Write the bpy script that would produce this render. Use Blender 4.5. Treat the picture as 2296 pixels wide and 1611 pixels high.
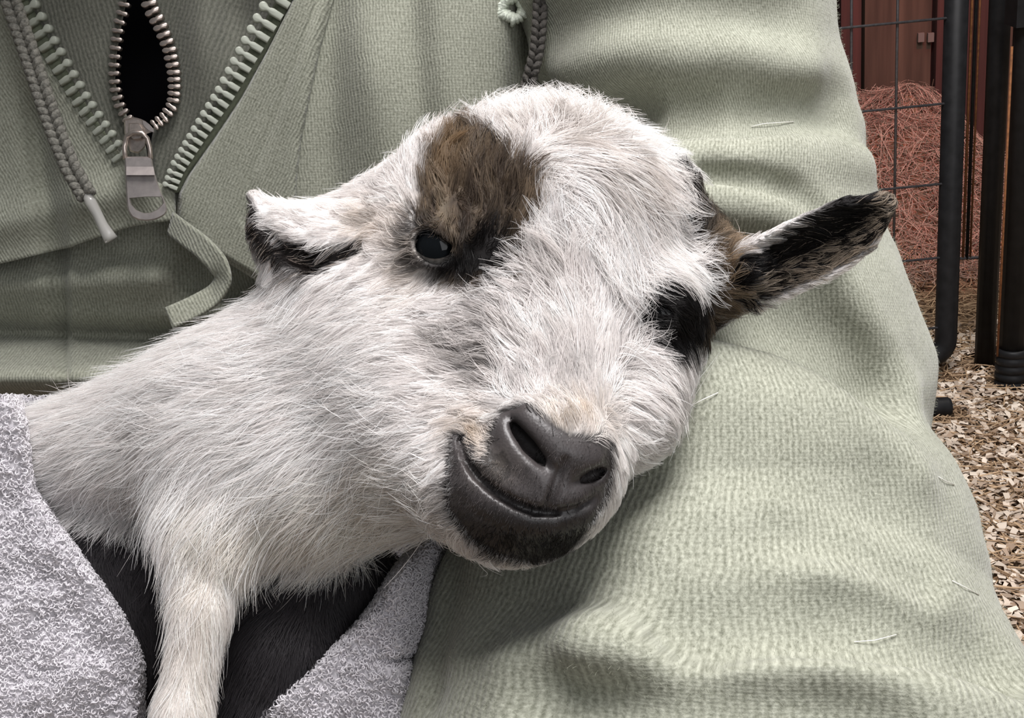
import bpy, math, random
import numpy as np
from mathutils import Vector, Matrix, Euler
from mathutils.kdtree import KDTree

for o in list(bpy.data.objects):
    bpy.data.objects.remove(o)
SC = bpy.context.scene
COL = SC.collection
rng = np.random.default_rng(7)
random.seed(7)

# ------------------------------------------------------------------ camera
FW, FH, FPX = 2296.0, 1611.0, 3000.0          # frame and focal length in pixels
CAM_LOC = Vector((0.0, 0.0, 0.68))
PITCH, ROLL = math.radians(21.5), math.radians(-5.5)
CAM_ROT = Matrix.Rotation(math.pi / 2 - PITCH, 3, 'X') @ Matrix.Rotation(ROLL, 3, 'Z')
cam_data = bpy.data.cameras.new('camera')
cam_data.sensor_fit = 'HORIZONTAL'
cam_data.sensor_width = 36.0
cam_data.lens = 36.0 * FPX / FW
cam_data.clip_start = 0.01
cam_data.clip_end = 60
cam = bpy.data.objects.new('camera', cam_data)
COL.objects.link(cam)
cam.matrix_world = Matrix.Translation(CAM_LOC) @ CAM_ROT.to_4x4()
SC.camera = cam

# ------------------------------------------------------------------ light
world = bpy.data.worlds.new('world')
SC.world = world
world.use_nodes = True
bg = world.node_tree.nodes['Background']
bg.inputs[0].default_value = (0.90, 0.95, 1.0, 1)
bg.inputs[1].default_value = 0.13


def area(name, loc, target, size, size_y, power, color):
    d = bpy.data.lights.new(name, 'AREA')
    d.shape = 'RECTANGLE'
    d.size, d.size_y, d.energy, d.color = size, size_y, power, color
    o = bpy.data.objects.new(name, d)
    COL.objects.link(o)
    o.location = loc
    o.rotation_euler = (Vector(target) - Vector(loc)).to_track_quat('-Z', 'Y').to_euler()
    return o


area('barn_daylight_opening', (0.20, 0.27, 1.95), (0.05, 0.40, 0.4), 0.8, 0.8, 45, (1.0, 0.975, 0.975))
area('front_fill', (0.75, -1.25, 1.35), (0.02, 0.40, 0.5), 1.1, 1.3, 10.5, (0.98, 0.98, 1.0))  # added soft fill from behind the camera, lifts neck, leg and towel
area('barn_ceiling_lamp', (1.3, 1.6, 2.2), (0.7, 1.3, 0.0), 0.8, 0.4, 15, (1.0, 0.93, 0.82))
hl = bpy.data.lights.new('heat_lamp', 'SPOT')
hl.energy, hl.color, hl.spot_size, hl.spot_blend = 30, (1.0, 0.11, 0.13), math.radians(48), 0.6
hl.shadow_soft_size = 0.05
hlo = bpy.data.objects.new('heat_lamp', hl)
COL.objects.link(hlo)
hlo.location = (0.78, 1.75, 1.25)
hlo.rotation_euler = (Vector((0.72, 2.25, 0.12)) - hlo.location).to_track_quat('-Z', 'Y').to_euler()

SC.view_settings.view_transform = 'Standard'
SC.view_settings.look = 'None'
SC.view_settings.gamma = 1.0
SC.view_settings.use_curve_mapping = False
SC.view_settings.exposure = 0.10
SC.cycles.max_bounces = 6
SC.cycles.diffuse_bounces = 4
SC.cycles.glossy_bounces = 2
SC.cycles.transmission_bounces = 3
SC.cycles.caustics_reflective = False
SC.cycles.caustics_refractive = False
try:
    SC.cycles_curves.shape = 'RIBBONS'
    SC.cycles_curves.subdivisions = 2
except Exception:
    pass

# ------------------------------------------------------------------ frames
# modelling frame: millimetres, x right / y up / z towards the viewer, origin in the lens
CX, CY = FW / 2, FH / 2
RM = np.array(CAM_ROT, dtype=np.float64)
C0 = np.array(CAM_LOC, dtype=np.float64)


def pt(px, py, d):
    px, py, d = np.broadcast_arrays(np.asarray(px, float), np.asarray(py, float), np.asarray(d, float))
    return np.stack([(px - CX) / FPX * d, -(py - CY) / FPX * d, -d], -1)


def to_world(p):
    return C0 + (np.asarray(p, float) / 1000.0) @ RM.T


def to_px(p):
    d = -p[..., 2]
    return p[..., 0] / d * FPX + CX, -p[..., 1] / d * FPX + CY, d


def floor_hit(px, py, z=0.0):
    """world point of the ground plane under a photo pixel"""
    v = RM @ np.array([(px - CX) / FPX, -(py - CY) / FPX, -1.0])
    t = (z - C0[2]) / v[2]
    return Vector(C0 + v * t)


# ------------------------------------------------------------------ object helpers
def tag(o, label=None, cat=None, group=None, kind=None):
    if label: o['label'] = label
    if cat: o['category'] = cat
    if group: o['group'] = group
    if kind: o['kind'] = kind
    return o


def empty(name, loc, label, cat, group=None):
    o = bpy.data.objects.new(name, None)
    o.empty_display_size = 0.05
    COL.objects.link(o)
    o.location = loc
    return tag(o, label, cat, group)


def wloc(o):
    v = Vector((0, 0, 0))
    while o is not None:
        v += o.location
        o = o.parent
    return v


def mesh_obj(name, verts_w, faces, mat, parent=None, smooth=True, origin=None):
    """mesh from world-space vertices; origin is subtracted so the object sits at its own place"""
    verts_w = np.asarray(verts_w, float)
    if origin is None:
        origin = verts_w.mean(0)
    origin = np.asarray(origin, float)
    me = bpy.data.meshes.new(name)
    if isinstance(faces, np.ndarray):
        n, k = faces.shape
        me.vertices.add(len(verts_w))
        me.vertices.foreach_set('co', (verts_w - origin).astype(np.float32).ravel())
        me.loops.add(n * k)
        me.loops.foreach_set('vertex_index', faces.astype(np.int32).ravel())
        me.polygons.add(n)
        me.polygons.foreach_set('loop_start', np.arange(0, n * k, k, dtype=np.int32))
        me.polygons.foreach_set('loop_total', np.full(n, k, np.int32))
        me.update(calc_edges=True)
    else:
        me.from_pydata((verts_w - origin).tolist(), [], faces)
    me.validate()
    if smooth:
        me.polygons.foreach_set('use_smooth', np.ones(len(me.polygons), bool))
    if mat: me.materials.append(mat)
    o = bpy.data.objects.new(name, me)
    COL.objects.link(o)
    o.parent = parent
    o.location = Vector(origin) - (wloc(parent) if parent else Vector((0, 0, 0)))
    return o


def add_attr(o, name, data, typ, domain='POINT'):
    a = o.data.attributes.new(name, typ, domain)
    key = {'FLOAT': 'value', 'FLOAT_VECTOR': 'vector', 'FLOAT_COLOR': 'color'}[typ]
    a.data.foreach_set(key, np.ascontiguousarray(data, np.float32).ravel())


def curves_obj(name, P, R, mat, parent, tint=None):
    """P (n,k,3) modelling-frame points in mm, R (n,k) radius in mm"""
    n, k, _ = P.shape
    hc = bpy.data.hair_curves.new(name)
    hc.add_curves([k] * n)
    W = to_world(P.reshape(-1, 3))
    origin = W.mean(0)
    hc.attributes['position'].data.foreach_set('vector', (W - origin).astype(np.float32).ravel())
    a = hc.attributes.get('radius') or hc.attributes.new('radius', 'FLOAT', 'POINT')
    a.data.foreach_set('value', (R / 1000.0).astype(np.float32).ravel())
    if tint is not None:
        c = hc.attributes.new('tint', 'FLOAT_COLOR', 'CURVE')
        c.data.foreach_set('color', np.concatenate([tint, np.ones((n, 1))], 1).astype(np.float32).ravel())
    hc.materials.append(mat)
    o = bpy.data.objects.new(name, hc)
    COL.objects.link(o)
    o.parent = parent
    o.location = Vector(origin) - (wloc(parent) if parent else Vector((0, 0, 0)))
    return o


# ------------------------------------------------------------------ materials
def nt(name):
    m = bpy.data.materials.new(name)
    m.use_nodes = True
    t = m.node_tree
    return m, t, t.nodes['Principled BSDF']


def plain(name, col, rough=0.6, metal=0.0, noise=0.0, scale=200.0, bump=0.0, spec=0.5, dark=0.6):
    m, t, b = nt(name)
    b.inputs['Roughness'].default_value = rough
    b.inputs['Metallic'].default_value = metal
    b.inputs['Specular IOR Level'].default_value = spec
    b.inputs['Base Color'].default_value = (*col, 1)
    if noise or bump:
        tc = t.nodes.new('ShaderNodeTexCoord')
        n = t.nodes.new('ShaderNodeTexNoise')
        n.inputs['Scale'].default_value = scale
        n.inputs['Detail'].default_value = 6
        t.links.new(tc.outputs['Object'], n.inputs['Vector'])
        if noise:
            r = t.nodes.new('ShaderNodeMix')
            r.data_type = 'RGBA'
            r.inputs[6].default_value = (*[c * (1 - noise * dark) for c in col], 1)
            r.inputs[7].default_value = (*[min(1, c * (1 + noise)) for c in col], 1)
            mr = t.nodes.new('ShaderNodeMapRange')
            mr.inputs[1].default_value, mr.inputs[2].default_value = 0.3, 0.7
            t.links.new(n.outputs[0], mr.inputs[0])
            t.links.new(mr.outputs[0], r.inputs[0])
            t.links.new(r.outputs[2], b.inputs['Base Color'])
        if bump:
            bp = t.nodes.new('ShaderNodeBump')
            bp.inputs['Strength'].default_value = bump
            bp.inputs['Distance'].default_value = 0.001
            t.links.new(n.outputs[0], bp.inputs['Height'])
            t.links.new(bp.outputs[0], b.inputs['Normal'])
    return m


def tinted(name, rough=0.55, spec=0.3, sheen=0.0, bright=1.0, transl=0.0):
    """hair material: colour from the per-strand tint"""
    m, t, b = nt(name)
    a = t.nodes.new('ShaderNodeAttribute')
    a.attribute_name = 'tint'
    b.inputs['Roughness'].default_value = rough
    b.inputs['Specular IOR Level'].default_value = spec
    t.links.new(a.outputs['Color'], b.inputs['Base Color'])
    if transl:
        tr = t.nodes.new('ShaderNodeBsdfTranslucent')
        mx = t.nodes.new('ShaderNodeMixShader')
        mx.inputs[0].default_value = transl
        t.links.new(a.outputs['Color'], tr.inputs[0])
        t.links.new(b.outputs[0], mx.inputs[1])
        t.links.new(tr.outputs[0], mx.inputs[2])
        t.links.new(mx.outputs[0], t.nodes['Material Output'].inputs[0])
    return m


def math_node(t, op, a, b=None):
    n = t.nodes.new('ShaderNodeMath')
    n.operation = op
    for i, v in enumerate((a, b)):
        if v is None: continue
        if isinstance(v, (int, float)): n.inputs[i].default_value = v
        else: t.links.new(v, n.inputs[i])
    return n.outputs[0]


def knit(name, col_lo, col_hi, pitch=1.25, row=0.95, bump=0.32, fleck=1.0, rib=0.0):
    """jersey knit: wales and courses from the 'knit' attribute (mm along the cloth), heathered yarn"""
    m, t, b = nt(name)
    at = t.nodes.new('ShaderNodeAttribute')
    at.attribute_name = 'knit'
    sp = t.nodes.new('ShaderNodeSeparateXYZ')
    t.links.new(at.outputs['Vector'], sp.inputs[0])
    # slight waviness
    nz = t.nodes.new('ShaderNodeTexNoise')
    nz.inputs['Scale'].default_value = 0.10
    nz.inputs['Detail'].default_value = 3
    t.links.new(at.outputs['Vector'], nz.inputs['Vector'])
    wob = math_node(t, 'MULTIPLY', math_node(t, 'SUBTRACT', nz.outputs[0], 0.5), 3.0)
    u = math_node(t, 'ADD', sp.outputs[0], wob)
    su = math_node(t, 'SINE', math_node(t, 'MULTIPLY', u, 2 * math.pi / pitch))
    sv = math_node(t, 'SINE', math_node(t, 'MULTIPLY', sp.outputs[1], 2 * math.pi / row))
    h = math_node(t, 'ADD', math_node(t, 'MULTIPLY', su, 0.75), math_node(t, 'MULTIPLY', sv, 0.12))

    def yarn_noise(sx, sy, detail):
        mp = t.nodes.new('ShaderNodeMapping')
        mp.inputs['Scale'].default_value = (sx, sy, 1.0)
        t.links.new(at.outputs['Vector'], mp.inputs[0])
        q = t.nodes.new('ShaderNodeTexNoise')
        q.inputs['Scale'].default_value = 1.0
        q.inputs['Detail'].default_value = detail
        q.inputs['Roughness'].default_value = 0.65
        t.links.new(mp.outputs[0], q.inputs['Vector'])
        return q.outputs[0]
    fl = yarn_noise(1.5, 0.75, 3)          # heather flecks, longer along the wale
    big = yarn_noise(0.06, 0.05, 4)        # worn, paler areas
    f = math_node(t, 'ADD', math_node(t, 'MULTIPLY', math_node(t, 'SUBTRACT', fl, 0.5), 2.2 * fleck),
                  math_node(t, 'ADD', math_node(t, 'MULTIPLY', h, 0.22), math_node(t, 'MULTIPLY', big, 0.5)))
    f = math_node(t, 'ADD', f, 0.25)
    cl = t.nodes.new('ShaderNodeClamp')
    t.links.new(f, cl.inputs[0])
    mx = t.nodes.new('ShaderNodeMix')
    mx.data_type = 'RGBA'
    mx.inputs[6].default_value = (*col_lo, 1)
    mx.inputs[7].default_value = (*col_hi, 1)
    t.links.new(cl.outputs[0], mx.inputs[0])
    t.links.new(mx.outputs[2], b.inputs['Base Color'])
    b.inputs['Roughness'].default_value = 0.9
    b.inputs['Specular IOR Level'].default_value = 0.15
    b.inputs['Sheen Weight'].default_value = 0.25
    b.inputs['Sheen Roughness'].default_value = 0.5
    hh = math_node(t, 'ADD', h, math_node(t, 'MULTIPLY', fl, 2.2))
    bp = t.nodes.new('ShaderNodeBump')
    bp.inputs['Strength'].default_value = bump
    bp.inputs['Distance'].default_value = 0.0004
    t.links.new(hh, bp.inputs['Height'])
    t.links.new(bp.outputs[0], b.inputs['Normal'])
    return m


# ------------------------------------------------------------------ implicit-surface modelling (numpy)
def s_sphere(c, r):
    c = np.asarray(c, np.float32)
    return lambda p: np.sqrt(((p - c) ** 2).sum(-1)) - r


def s_cone(a, b, r1, r2):
    a, b = np.asarray(a, np.float32), np.asarray(b, np.float32)
    ba = b - a
    L = float(ba @ ba) + 1e-9

    def f(p):
        pa = p - a
        h = np.clip((pa @ ba) / L, 0, 1)
        return np.sqrt(((pa - h[..., None] * ba) ** 2).sum(-1)) - (r1 + (r2 - r1) * h)
    return f


def s_ell(c, r, rot=None):
    c, r = np.asarray(c, np.float32), np.asarray(r, np.float32)
    R = None if rot is None else np.array(Euler([math.radians(q) for q in rot]).to_matrix(), np.float32)

    def f(p):
        q = p - c
        if R is not None: q = q @ R
        k0 = np.sqrt(((q / r) ** 2).sum(-1))
        k1 = np.sqrt(((q / (r * r)) ** 2).sum(-1)) + 1e-6
        return k0 * (k0 - 1) / k1
    return f


def smin(a, b, k):
    h = np.maximum(k - np.abs(a - b), 0) / k
    return np.minimum(a, b) - h * h * k * 0.25


def smax(a, b, k):
    return -smin(-a, -b, k)


def poly_dist(p, pts, rad=None):
    """distance to a polyline, less an interpolated radius if given"""
    best = None
    pts = np.asarray(pts, np.float32)
    for i in range(len(pts) - 1):
        r1, r2 = (rad[i], rad[i + 1]) if rad is not None else (0, 0)
        d = s_cone(pts[i], pts[i + 1], r1, r2)(p)
        best = d if best is None else np.minimum(best, d)
    return best


def ev(f, P, chunk=400000):
    P = np.asarray(P, np.float32).reshape(-1, 3)
    out = np.empty(len(P), np.float32)
    for i in range(0, len(P), chunk):
        out[i:i + chunk] = f(P[i:i + chunk])
    return out


def surf(f, px, py, d0=250.0, d1=700.0):
    """depth at which the ray through photo points meets the implicit surface"""
    px, py = np.atleast_1d(np.asarray(px, float)), np.atleast_1d(np.asarray(py, float))
    d = np.full(px.shape, d0)
    for _ in range(90):
        d = np.minimum(d + 0.7 * np.maximum(ev(f, pt(px, py, d)), -2), d1)
    return d


def grid_sdf(f, lo, hi, h, cf=4):
    """sample f: everywhere coarse, near the surface fine"""
    lo, hi = np.asarray(lo, float), np.asarray(hi, float)
    nc = np.ceil((hi - lo) / (h * cf)).astype(int) + 1
    ax = [lo[i] + np.arange(nc[i]) * h * cf for i in range(3)]
    G = np.stack(np.meshgrid(*ax, indexing='ij'), -1).astype(np.float32)
    Fc = ev(f, G).reshape(nc)
    nf = (nc - 1) * cf + 1
    F = Fc
    for axn in range(3):
        idx = np.arange(nf[axn]) / cf
        i0 = np.minimum(idx.astype(int), nc[axn] - 2)
        w = (idx - i0).astype(np.float32)
        sh = [1, 1, 1]
        sh[axn] = -1
        F = np.take(F, i0, axn) * (1 - w.reshape(sh)) + np.take(F, i0 + 1, axn) * w.reshape(sh)
    m = np.abs(F) < h * cf * 1.6
    I = np.argwhere(m)
    F[m] = ev(f, lo + I * h)
    return F, lo, h


def surface_nets(F, lo, h):
    S = F < 0
    nx, ny, nz = F.shape
    cnt = np.zeros((nx - 1, ny - 1, nz - 1), np.int8)
    for dx in (0, 1):
        for dy in (0, 1):
            for dz in (0, 1):
                cnt += S[dx:nx - 1 + dx, dy:ny - 1 + dy, dz:nz - 1 + dz]
    act = (cnt > 0) & (cnt < 8)
    I = np.argwhere(act)
    idx = np.full(act.shape, -1, np.int64)
    idx[act] = np.arange(len(I))
    acc = np.zeros((len(I), 3))
    num = np.zeros(len(I))
    cor = [(a, b, c) for a in (0, 1) for b in (0, 1) for c in (0, 1)]
    for a in cor:
        for axn in range(3):
            if a[axn]: continue
            b = list(a)
            b[axn] = 1
            fa = F[I[:, 0] + a[0], I[:, 1] + a[1], I[:, 2] + a[2]]
            fb = F[I[:, 0] + b[0], I[:, 1] + b[1], I[:, 2] + b[2]]
            c = (fa < 0) != (fb < 0)
            t = np.where(c, fa / (fa - fb + 1e-12), 0)
            q = np.array(a, float)[None, :].repeat(len(I), 0)
            q[:, axn] += t
            acc[c] += q[c]
            num[c] += 1
    V = lo + (I + acc / num[:, None]) * h
    quads = []
    for axn in range(3):
        u, w = [k for k in range(3) if k != axn]
        sl0 = [slice(None)] * 3
        sl1 = [slice(None)] * 3
        sl0[axn] = slice(0, F.shape[axn] - 1)
        sl1[axn] = slice(1, F.shape[axn])
        a, b = S[tuple(sl0)], S[tuple(sl1)]
        E = np.argwhere(a != b)
        ok = (E[:, u] > 0) & (E[:, w] > 0) & (E[:, u] < F.shape[u] - 1) & (E[:, w] < F.shape[w] - 1)
        E = E[ok]
        ins = a[E[:, 0], E[:, 1], E[:, 2]]

        def cell(du, dw):
            e = E.copy()
            e[:, u] += du
            e[:, w] += dw
            return idx[e[:, 0], e[:, 1], e[:, 2]]
        q = np.stack([cell(-1, -1), cell(0, -1), cell(0, 0), cell(-1, 0)], 1)
        flip = ins if axn != 1 else ~ins
        q[~flip] = q[~flip][:, ::-1]
        quads.append(q)
    Q = np.concatenate(quads)
    Q = Q[(Q >= 0).all(1)]
    return V, Q


def tri_sample(F, lo, h, P):
    q = (P - lo) / h
    q = np.clip(q, 0, np.array(F.shape) - 1.001)
    i = q.astype(int)
    w = q - i
    out = 0
    for dx in (0, 1):
        for dy in (0, 1):
            for dz in (0, 1):
                ww = (w[:, 0] if dx else 1 - w[:, 0]) * (w[:, 1] if dy else 1 - w[:, 1]) * (w[:, 2] if dz else 1 - w[:, 2])
                out = out + ww * F[i[:, 0] + dx, i[:, 1] + dy, i[:, 2] + dz]
    return out


def grad(F, lo, h, P, e=1.2):
    g = np.stack([tri_sample(F, lo, h, P + np.eye(3)[k] * e) - tri_sample(F, lo, h, P - np.eye(3)[k] * e) for k in range(3)], -1)
    return g / (np.linalg.norm(g, axis=1, keepdims=True) + 1e-9)


def vnoise(P, s, seed=0):
    """cheap smooth value noise, about -1..1"""
    r = np.random.default_rng(seed)
    T = r.uniform(-1, 1, (17, 17, 17))
    q = np.asarray(P, float) / s + 1000.0
    i = np.floor(q).astype(int)
    w = q - i
    w = w * w * (3 - 2 * w)
    out = 0
    for dx in (0, 1):
        for dy in (0, 1):
            for dz in (0, 1):
                ww = (w[..., 0] if dx else 1 - w[..., 0]) * (w[..., 1] if dy else 1 - w[..., 1]) * (w[..., 2] if dz else 1 - w[..., 2])
                out = out + ww * T[(i[..., 0] + dx) % 17, (i[..., 1] + dy) % 17, (i[..., 2] + dz) % 17]
    return out


def poly_sd(px, py, poly):
    """signed distance in photo pixels to a closed outline, negative inside"""
    poly = np.asarray(poly, float)
    x, y = np.asarray(px, float), np.asarray(py, float)
    best = np.full(x.shape, 1e9)
    inside = np.zeros(x.shape, bool)
    for i in range(len(poly)):
        ax, ay = poly[i]
        bx, by = poly[(i + 1) % len(poly)]
        ex, ey = bx - ax, by - ay
        h = np.clip(((x - ax) * ex + (y - ay) * ey) / (ex * ex + ey * ey + 1e-9), 0, 1)
        best = np.minimum(best, np.hypot(x - ax - h * ex, y - ay - h * ey))
        c = ((ay > y) != (by > y)) & (x < ex * (y - ay) / (by - ay + 1e-12) + ax)
        inside ^= c
    return np.where(inside, -best, best)


def sstep(a, b, x):
    t = np.clip((x - a) / (b - a), 0, 1)
    return t * t * (3 - 2 * t)
# ================================================================== the barn: floor, wall, pen, litter
def plane_hit(px, py, Y):
    v = RM @ np.array([(px - CX) / FPX, -(py - CY) / FPX, -1.0])
    return Vector(C0 + v * ((Y - C0[1]) / v[1]))


def box_w(x0, x1, y0, y1, z0, z1):
    V = [(x, y, z) for x in (x0, x1) for y in (y0, y1) for z in (z0, z1)]
    Fq = [(0, 1, 3, 2), (4, 6, 7, 5), (0, 4, 5, 1), (2, 3, 7, 6), (0, 2, 6, 4), (1, 5, 7, 3)]
    return V, Fq


def tube_w(path, r, n=12, closed_ends=True):
    path = [Vector(p) for p in path]
    rr = r if hasattr(r, '__len__') else [r] * len(path)
    V, Fq = [], []
    up = None
    for i, p in enumerate(path):
        t = (path[min(i + 1, len(path) - 1)] - path[max(i - 1, 0)]).normalized()
        if up is None:
            up = t.orthogonal().normalized()
        up = (up - t * up.dot(t)).normalized()
        s = t.cross(up)
        for j in range(n):
            a = 2 * math.pi * j / n
            V.append(p + (up * math.cos(a) + s * math.sin(a)) * rr[i])
    for i in range(len(path) - 1):
        for j in range(n):
            Fq.append((i * n + j, i * n + (j + 1) % n, (i + 1) * n + (j + 1) % n, (i + 1) * n + j))
    if closed_ends:
        Fq.append(tuple(range(n))[::-1])
        Fq.append(tuple((len(path) - 1) * n + j for j in range(n)))
    return [tuple(v) for v in V], Fq


WALL_Y = 2.45
m_floor = plain('litter_floor', (0.20, 0.14, 0.09), rough=0.95, noise=0.6, scale=60, bump=0.6)
V, Fq = box_w(-2.6, 2.6, -1.6, WALL_Y + 0.02, -0.05, 0.0)
tag(mesh_obj('floor', V, Fq, m_floor, smooth=False), kind='structure')

m_wall = plain('dark_barn_boards', (0.06, 0.03, 0.025), rough=0.9, noise=0.5, scale=30)
V, Fq = box_w(-2.6, 2.6, WALL_Y, WALL_Y + 0.05, 0.0, 2.5)
wall = tag(mesh_obj('wall_back', V, Fq, m_wall, smooth=False), kind='structure')


def wood(name, c0, c1):
    m, t, b = nt(name)
    tc = t.nodes.new('ShaderNodeTexCoord')
    mp = t.nodes.new('ShaderNodeMapping')
    mp.inputs['Scale'].default_value = (60, 60, 3)
    oi = t.nodes.new('ShaderNodeObjectInfo')
    t.links.new(tc.outputs['Object'], mp.inputs[0])
    n = t.nodes.new('ShaderNodeTexNoise')
    n.noise_dimensions = '4D'
    n.inputs['Scale'].default_value = 1.0
    n.inputs['Detail'].default_value = 8
    t.links.new(mp.outputs[0], n.inputs['Vector'])
    t.links.new(math_node(t, 'MULTIPLY', oi.outputs['Random'], 40), n.inputs['W'])
    r = t.nodes.new('ShaderNodeValToRGB')
    r.color_ramp.elements[0].position, r.color_ramp.elements[1].position = 0.3, 0.72
    r.color_ramp.elements[0].color, r.color_ramp.elements[1].color = (*c0, 1), (*c1, 1)
    t.links.new(n.outputs[0], r.inputs[0])
    t.links.new(r.outputs[0], b.inputs['Base Color'])
    b.inputs['Roughness'].default_value = 0.85
    bp = t.nodes.new('ShaderNodeBump')
    bp.inputs['Distance'].default_value = 0.002
    t.links.new(n.outputs[0], bp.inputs['Height'])
    t.links.new(bp.outputs[0], b.inputs['Normal'])
    return m


m_red = wood('red_stained_plank', (0.030, 0.012, 0.010), (0.090, 0.034, 0.028))
m_brown = wood('brown_weathered_plank', (0.042, 0.026, 0.017), (0.115, 0.074, 0.05))
edges = [plane_hit(x, 150, WALL_Y).x for x in (1560, 1700, 1800, 1872, 1926, 2082, 2150, 2230, 2330, 2420)]
for i in range(len(edges) - 1):
    V, Fq = box_w(edges[i] + 0.004, edges[i + 1] - 0.004, WALL_Y - 0.022 - 0.006 * (i % 2), WALL_Y - 0.001, 0.0, 2.2)
    mesh_obj('plank', V, Fq, m_brown if i in (4, 7) else m_red, wall, smooth=False)
# a pale latch plate screwed on a plank
for xx in (2068, 2090):
    q = plane_hit(xx, 85, WALL_Y - 0.035)
    V, Fq = box_w(q.x - 0.006, q.x + 0.005, q.y + 0.004, q.y + 0.010, q.z - 0.008, q.z + 0.008)
    mesh_obj('latch_plate', V, Fq, plain('pale_metal', (0.20, 0.17, 0.15), 0.6, 0.3), wall, smooth=False)

# ---- pen panels
m_black = plain('black_powder_coat', (0.012, 0.012, 0.013), rough=0.48, noise=0.4, scale=80, bump=0.05, spec=0.22)
m_wire = plain('grey_wire', (0.10, 0.095, 0.10), rough=0.45, metal=0.5, noise=0.3, scale=300)
m_rust = plain('rusty_rod', (0.22, 0.085, 0.03), rough=0.8, noise=0.5, scale=200)
base = floor_hit(2118, 848)
PY = base.y
pen = empty('pen_panel', (base.x, PY, 0), 'black tubular pen panel with grey wire grid standing beside the green sleeve', 'pen panel')
R_T = 0.0135
xl, top, zc = base.x - 0.62, 0.85, 0.030


def frame_path(x0, x1, y, z0, z1, rr=0.03):
    pts = [(x0, y, z1), (x0, y, z0 + rr)]
    for a in range(1, 5):
        f = a / 5 * math.pi / 2
        pts.append((x0 + rr - rr * math.cos(f), y, z0 + rr - rr * math.sin(f)))
    pts += [(x0 + rr, y, z0), (x1 - rr, y, z0)]
    for a in range(1, 5):
        f = a / 5 * math.pi / 2
        pts.append((x1 - rr + rr * math.sin(f), y, z0 + rr - rr * math.cos(f)))
    return pts + [(x1, y, z0 + rr), (x1, y, z1)]


V, Fq = tube_w(frame_path(xl, base.x, PY, zc, top, 0.022), R_T, 14)
mesh_obj('frame_tube', V, Fq, m_black, pen)
V, Fq = tube_w([(xl - R_T, PY, top), (base.x + R_T, PY, top)], R_T, 14)
mesh_obj('top_rail', V, Fq, m_black, pen)
for py in (42, 233, 412, 577, 733):
    z = plane_hit(2095, py, PY).z
    V, Fq = tube_w([(xl, PY - 0.004, z), (base.x - 0.010, PY - 0.004, z)], 0.0016, 6)
    mesh_obj('wire', V, Fq, m_wire, pen)
for px in (2008, 1908, 1808, 1708):
    x = plane_hit(px, 300, PY).x
    V, Fq = tube_w([(x, PY, zc), (x, PY, top)], 0.0016, 6)
    mesh_obj('wire', V, Fq, m_wire, pen)

b2 = floor_hit(2207, 828)
pen2 = empty('pen_panel', (b2.x, b2.y, 0), 'narrow black pen panel post with rusty rods, between the wire panel and the ribbed post', 'pen panel')
V, Fq = tube_w([(b2.x, b2.y, 0.0), (b2.x, b2.y, 0.95)], R_T * 0.93, 14)
mesh_obj('post', V, Fq, m_black, pen2)
for px, mm, rr in ((2158, m_black, .002), (2169, m_rust, .0017), (2178, m_black, .0022), (2186, m_rust, .0013)):
    q = plane_hit(px, 300, b2.y + 0.03)
    z0 = plane_hit(px, 580, b2.y + 0.03).z
    V, Fq = tube_w([(q.x, q.y, z0), (q.x, q.y, 0.93)], rr, 6)
    mesh_obj('rod', V, Fq, mm, pen2)
qa, qb = plane_hit(2146, 580, b2.y + 0.03), plane_hit(2196, 578, b2.y + 0.03)
V, Fq = tube_w([qa, qb, (b2.x, b2.y, qb.z)], 0.0022, 6)
mesh_obj('cross_rod', V, Fq, m_wire, pen2)

b3 = floor_hit(2266, 866)
pen3 = empty('gate_post', (b3.x, b3.y, 0), 'thick black gate post with ribbed foot cap at the right frame edge', 'post')
V, Fq = tube_w([(b3.x, b3.y, 0.03), (b3.x, b3.y, 0.95)], 0.0165, 16)
mesh_obj('post', V, Fq, m_black, pen3)
z, prof = 0.0, []
for k in range(5):
    prof += [(z, 0.0175), (z + 0.002, 0.0195), (z + 0.007, 0.0195), (z + 0.009, 0.0175)]
    z += 0.0105
V, Fq = tube_w([(b3.x, b3.y, a) for a, _ in prof], [r for _, r in prof], 18)
mesh_obj('ribbed_foot', V, Fq, m_black, pen3)
qa, qb = plane_hit(2262, 105, b3.y - 0.005), plane_hit(2236, 800, b3.y - 0.005)
V, Fq = tube_w([(b3.x - 0.0195, b3.y - 0.004, qb.z), (b3.x - 0.0195, b3.y - 0.004, qa.z)], 0.0014, 6)
mesh_obj('rod', V, Fq, m_rust, pen3)
q = plane_hit(2250, 25, b3.y)
V, Fq = box_w(b2.x - 0.012, b3.x + 0.05, b3.y - 0.022, b3.y + 0.012, q.z - 0.016, q.z + 0.016)
mesh_obj('hinge_clamp', V, Fq, m_black, pen3, smooth=False)
V, Fq = tube_w([(b3.x + 0.008, b3.y - 0.03, q.z), (b3.x + 0.008, b3.y - 0.018, q.z)], 0.007, 6)
mesh_obj('bolt', V, Fq, plain('steel_bolt', (0.5, 0.5, 0.5), 0.3, 1.0), pen3, smooth=False)

b4 = floor_hit(2104, 938)
V, Fq = tube_w([(b4.x - 0.30, b4.y + 0.02, 0.0135), (b4.x + 0.010, b4.y, 0.0135), (b4.x + 0.0135, b4.y, 0.0135)], [0.0115, 0.0115, 0.010], 14)
tag(mesh_obj('ground_tube', V, Fq, m_black), 'short black tube lying on the wood shavings beside the sleeve', 'tube')

# ---- heap of straw against the wall, shavings and straw litter on the floor
hx = plane_hit(2010, 300, WALL_Y - 0.2).x
hz = plane_hit(2010, 285, WALL_Y - 0.2).z


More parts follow.
